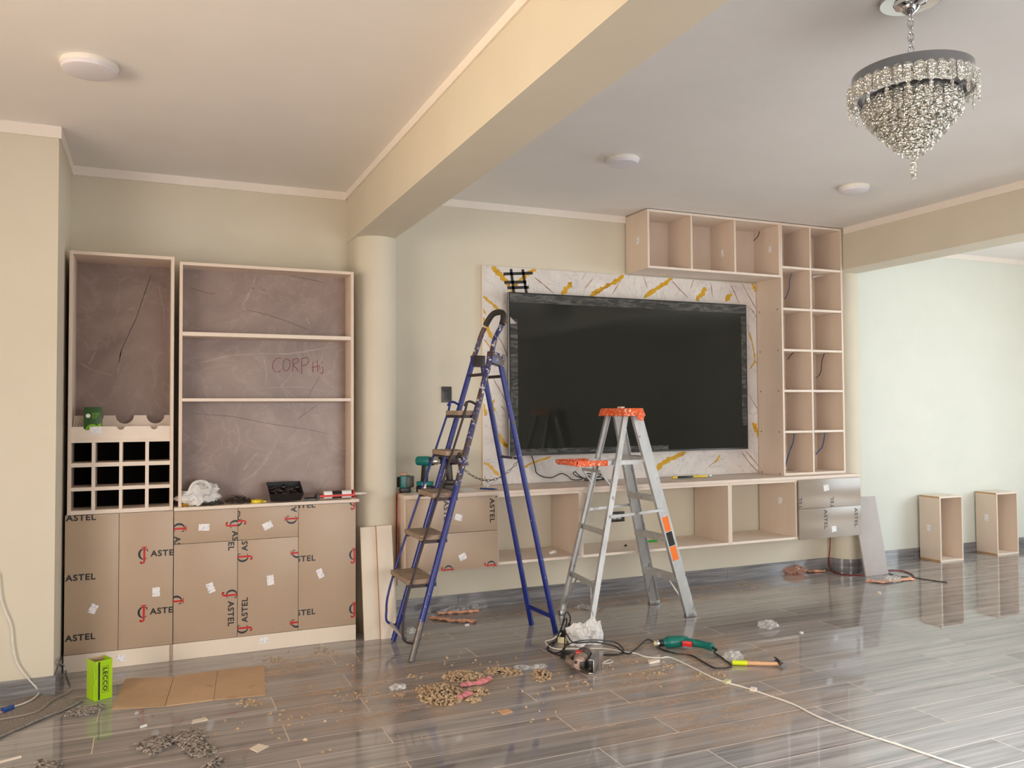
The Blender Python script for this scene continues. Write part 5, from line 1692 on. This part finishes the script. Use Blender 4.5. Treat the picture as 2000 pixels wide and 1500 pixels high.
# power strip
a, b = Z0(1097, 1251, .02), Z0(1121, 1231, .02)
ps = thing('power_strip', 'cream power strip with black plugs behind the jigsaw', 'power strip', tuple(lerp(a, b, .5).xy.to_3d()))
MB().bar(a, b, .055, .038, (1, -1, 0)).build('housing', MT['cream'], ps, bevel=.004)
d = (b - a).normalized()
for k, t_ in enumerate((.15, .42, .68)):
    c = lerp(a, b, t_) + V((-.008, -.008, .02))
    MB().lathe([(.017, 0), (.018, .016), (.012, .032), (.007, .05)], c, (0, 0, 1) if k else (-.3, -.5, .8), 10).build('plug', MT['black'], ps, smooth=True)
c1_ = lerp(a, b, .68) + V((-.008, -.008, .06)); c0_ = lerp(a, b, .42) + V((-.008, -.008, .06)); cm_ = lerp(a, b, .15) + V((-.018, -.024, .05))
cable('tool_cable', 'black drill cable looping from the power strip past the jigsaw to the drill', [c1_, c1_ + V((.005, 0, .045)), c0_ + V((-.01, -.01, .09)), Z0(1091, 1245, .02), Z0(1072, 1260, .008), Z0(1072, 1270, .008), Z0(1100, 1279, .006),
      V((Z0(1106, 1262).x - .005, Z0(1106, 1262).y, .075)), Z0(1120, 1255, .075), Z0(1160, 1254, .05), Z0(1200, 1262, .02), Z0(1225, 1277, .007), Z0(1245, 1265, .012), Z0(1262, 1250, .014), Z0(1275, 1253, .008), Z0(1292, 1268, .006), Z0(1320, 1276, .006), Z0(1350, 1280, .006), Z0(1372, 1292, .006), Z0(1395, 1304, .006), Z0(1420, 1304, .006), Z0(1428, 1299, .006), Z0(1412, 1286, .006), Z0(1395, 1274, .008), tip], .0042, MT['blackcable'])
cable('tool_cable', 'black jigsaw cable looping over the jigsaw to the power strip', [c0_, c0_ + V((0, -.005, .05)), c0_ + V((-.035, -.04, .05)), Z0(1082, 1258, .012), Z0(1068, 1266, .007), Z0(1080, 1275, .007), Z0(1150, 1280, .006) if False else Z0(1096, 1272, .01), Z0(1110, 1258, .09), Z0(1150, 1250, .09), Z0(1200, 1254, .03), Z0(1218, 1270, .006), Z0(1208, 1278, .006), Z0(1178, 1279, .006)], .004, MT['blackcable'])
cable('extension_cord', 'long white extension cord snaking across the tiles to the lower right', [cm_, Z0(1080, 1248, .03), Z0(1067, 1252, .006), Z0(1066, 1256, .006), Z0(1075, 1264, .006), Z0(1092, 1268, .006), Z0(1120, 1267, .006)] + [Z0(x, y, .005) for x, y in ((1180, 1267), (1215, 1273), (1240, 1276), (1262, 1283), (1290, 1285), (1308, 1284), (1345, 1300), (1400, 1327), (1455, 1343), (1500, 1358), (1550, 1376), (1600, 1401), (1680, 1431), (1740, 1450), (1800, 1470), (1860, 1490), (1940, 1515))], .0048, MT['whitecable'])

# ---- plastic scraps
for px, py, sz, sd, mt, nm, lab in (
        (1132, 1258, (.075, .06, .075), 5, 'bag', 'plastic_wrap', 'crumpled white plastic heap at the foot of the aluminium ladder'),
        (1158, 1256, (.06, .05, .09), 12, 'bag', 'plastic_wrap', 'crumpled clear plastic wrapped round the aluminium ladder foot'),
        (1500, 1226, (.07, .05, .028), 6, 'clear', 'plastic_wrap', 'crumpled clear wrap on the tiles right of the aluminium ladder'),
        (1432, 1290, (.055, .05, .03), 7, 'clear', 'plastic_wrap', 'crumpled clear wrap beside the hammer grip'),
        (1742, 1136, (.075, .05, .03), 8, 'clear', 'plastic_wrap', 'white plastic wrap in front of the grey leaning panel'),
        (804, 1237, (.03, .025, .022), 9, 'clear', 'plastic_wrap', 'small clear plastic knot at the foot of the blue ladder'),
        (1018, 1307, (.05, .03, .012), 10, 'clear', 'plastic_wrap', 'clear plastic strip behind the wood chip pile'),
        (1048, 1306, (.06, .03, .012), 14, 'clear', 'plastic_wrap', 'long clear plastic strip right of the wood chip pile'),
        (776, 1347, (.04, .02, .016), 11, 'clear', 'plastic_wrap', 'small white plastic twist left of the wood chip pile'),
        (900, 1193, (.16, .05, .022), 13, 'clear', 'plastic_wrap', 'flat clear bag by the wall under the media cabinet')):
    p = Z0(px, py, .0006)
    solo(nm, lab, 'plastic', crumple(p, sz, sd, 3, .55, .35, 2.6), MT[mt])


def foil(lab, pts, w, mt, seed, nm='plastic_strip'):
    rn = random.Random(seed); P = catmull([Z0(*p, .006) for p in pts], 5); m = MB(); L = []
    for i, p in enumerate(P):
        t_ = (P[min(i + 1, len(P) - 1)] - P[max(i - 1, 0)]).normalized(); n_ = V((-t_.y, t_.x, 0)) * w / 2 * rn.uniform(.7, 1.2)
        L += [p + n_ + V((0, 0, rn.uniform(-.004, .01))), p + V((0, 0, rn.uniform(.006, .016))), p - n_ + V((0, 0, rn.uniform(-.004, .006)))]
    b_ = [v - V((0, 0, .0015)) for v in L]; k = len(L); fs = []
    for i in range(len(P) - 1):
        for j in (0, 1):
            q_ = (3 * i + j, 3 * i + j + 1, 3 * i + j + 4, 3 * i + j + 3); fs += [q_, tuple(x + k for x in q_[::-1])]
    m.add(L + b_, fs)
    return solo(nm, lab, 'plastic', m, MT[mt])


foil('pink plastic strip across the top of the wood chip pile', [(898, 1340), (918, 1336), (940, 1332), (957, 1325)], .05, 'pinkplastic', 1)
foil('short pink plastic strip in the lower wood chip pile', [(893, 1364), (905, 1360), (918, 1353)], .045, 'pinkplastic', 2)
foil('orange striped plastic strip on the floor by the blue ladder', [(838, 1206), (860, 1209), (885, 1212), (910, 1213), (930, 1214)], .05, 'orangefoil', 3)
foil('thin orange strip beneath the clear bag by the wall', [(855, 1199), (885, 1197), (915, 1195), (935, 1193)], .03, 'orangefoil', 4)
foil('salmon plastic strip on the floor before the grey panel', [(1694, 1134), (1720, 1137), (1750, 1134), (1782, 1130)], .07, 'orangefoil', 5)
p = Z0(1553, 1121, .0006)
solo('wrapper', 'crumpled orange wrapper by the skirting under the media cabinet', 'wrapper', crumple(p, (.10, .06, .04), 15, 3, .6, .3, 2.4), MT['orangeclear'])
foil('orange scrap strip by the skirting left of the right column', [(1578, 1117), (1595, 1116), (1612, 1116)], .04, 'orangefoil', 6)


# ---- wood chips
def chip_geo(m, c, s_, rn):
    a_ = rn.uniform(0, 6.28); ca_, sa_ = math.cos(a_), math.sin(a_); h = s_ * rn.uniform(.45, 1.0); w_ = s_ * rn.uniform(.4, .8); t_ = rn.uniform(-.3, .3)
    pts = [(-s_, -w_, 0), (s_, -w_ * .7, 0), (s_ * .8, w_, 0), (-s_ * .7, w_ * .8, 0), (s_ * t_, -w_ * .2, h), (s_ * (t_ + .5), w_ * .4, h * .8)]
    m.add([(c.x + x * ca_ - y * sa_, c.y + x * sa_ + y * ca_, c.z + z) for x, y, z in pts], [(3, 2, 1, 0), (0, 1, 4), (1, 5, 4), (1, 2, 5), (2, 3, 5), (3, 4, 5), (3, 0, 4)])


rn = random.Random(21)
m = MB()
for cx_, cy_, rx, ry, cnt, hh in ((862, 1358, 46, 22, 420, .035), (905, 1322, 42, 11, 240, .026), (985, 1313, 40, 8, 150, .02), (1058, 1320, 20, 12, 110, .022), (935, 1352, 22, 8, 70, .012), (925, 1368, 14, 6, 40, .008), (840, 1345, 40, 6, 45, .006)):
    for k in range(cnt):
        a_ = rn.uniform(0, 6.28); r_ = rn.random() ** .6
        p = Z0(cx_ + rx * r_ * math.cos(a_), cy_ + ry * r_ * math.sin(a_))
        p.z = .0006 + rn.random() * hh * max(0, 1 - r_) * 1.3
        chip_geo(m, p, rn.uniform(.007, .0135), rn)
solo('wood_chips', 'brown wood chip pile on the floor in front of the ladders', 'wood chips', m, MT['chip'], kind='stuff')
m = MB()
for cx_, cy_, rx, ry, cnt in ((490, 1374, 30, 8, 60), (530, 1288, 30, 8, 26), (610, 1272, 60, 8, 16), (700, 1290, 60, 20, 26), (820, 1240, 60, 14, 30), (860, 1220, 40, 8, 24), (1140, 1302, 20, 5, 36), (1310, 1302, 14, 7, 14), (1380, 1325, 40, 12, 16), (600, 1400, 90, 20, 16),
                              (1050, 1400, 90, 30, 14), (700, 1360, 50, 14, 34), (780, 1358, 14, 6, 24), (810, 1322, 16, 5, 16), (930, 1290, 110, 16, 26), (1180, 1330, 120, 30, 22), (640, 1440, 200, 40, 14), (1290, 1316, 20, 4, 12), (1240, 1300, 80, 20, 16), (480, 1420, 160, 40, 12), (1130, 1260, 60, 20, 8), (1080, 1345, 90, 25, 20)):
    for k in range(cnt):
        a_ = rn.uniform(0, 6.28); r_ = rn.random() ** .7
        p = Z0(cx_ + rx * r_ * math.cos(a_), cy_ + ry * r_ * math.sin(a_)); p.z = .0006
        if p.y > 5.2: continue
        chip_geo(m, p, rn.uniform(.004, .011), rn)
solo('wood_chips', 'scattered single wood chips and crumbs across the floor tiles', 'wood chips', m, MT['chip'], kind='stuff')
for i, (px, py, w_, d_, h_, rz, lab, mt) in enumerate((
        (1275, 1294, .075, .035, .016, .1, 'pale wedge-shaped wood offcut by the white cord', 'plinth'), (1419, 1334, .042, .026, .016, .3, 'cream wood block offcut by the white cord', 'cream'),
        (1471, 1349, .035, .03, .014, .6, 'small wood block lying on the white cord', 'plinth'), (1717, 1160, .022, .02, .018, .4, 'tiny pale wood block in front of the grey panel', 'plinth'),
        (986, 1391, .06, .05, .004, .2, 'torn tan paper scrap below the wood chip pile', 'ash'), (388, 1408, .075, .04, .004, .2, 'torn pale card scrap behind the fibre pair', 'plinth'),
        (504, 1462, .07, .06, .003, .7, 'thin pale plastic scrap right of the fibre pair', 'plinth'), (12, 1487, .11, .012, .008, .35, 'pale wood splinter at the lower left edge', 'plinth'),
        (911, 1222, .03, .02, .012, .2, 'tiny white scrap before the orange strip', 'whitepaper'), (266, 1395, .02, .016, .014, .2, 'tiny grey plug below the cardboard sheet', 'greypanel'), (279, 1420, .035, .014, .008, .5, 'tiny white chip below the grey plug', 'whitepaper'),
        (1565, 1237, .022, .018, .010, .2, 'tiny white crumb right of the clear wrap', 'whitepaper'))):
    p = Z0(px, py)
    Tm = Matrix.Translation((p.x, p.y, .0006)) @ Matrix.Rotation(rz, 4, 'Z')
    mm = MB(Tm)
    mm.add([(-w_ / 2, -d_ / 2, 0), (w_ / 2, -d_ / 2, 0), (w_ / 2, d_ / 2, 0), (-w_ / 2 * .6, d_ / 2, 0), (-w_ / 2 * .9, -d_ / 2, h_ * .7), (w_ / 2, -d_ / 2, h_), (w_ / 2, d_ / 2, h_ * .9), (-w_ / 2 * .55, d_ / 2, h_ * .8)],
           [(0, 3, 2, 1), (4, 5, 6, 7), (0, 1, 5, 4), (1, 2, 6, 5), (2, 3, 7, 6), (3, 0, 4, 7)])
    solo('offcut', lab, 'scrap', mm, MT[mt], 'small offcuts and scraps on the floor')
# clear film patches and leftover bits near the ladder
foil('clear plastic film scrap behind the aluminium ladder leg', [(1130, 1184), (1150, 1188), (1172, 1191)], .12, 'clear', 8)
MBt = MB().tube(catmull([Z0(1178, 1294, .004), Z0(1190, 1289, .004), Z0(1197, 1291, .004), Z0(1190, 1295, .004), Z0(1176, 1296, .004)], 5), .003, 6)
solo('zip_tie', 'small white plastic loop beside the jigsaw', 'tie', MBt, MT['whitecable'], smooth=True)
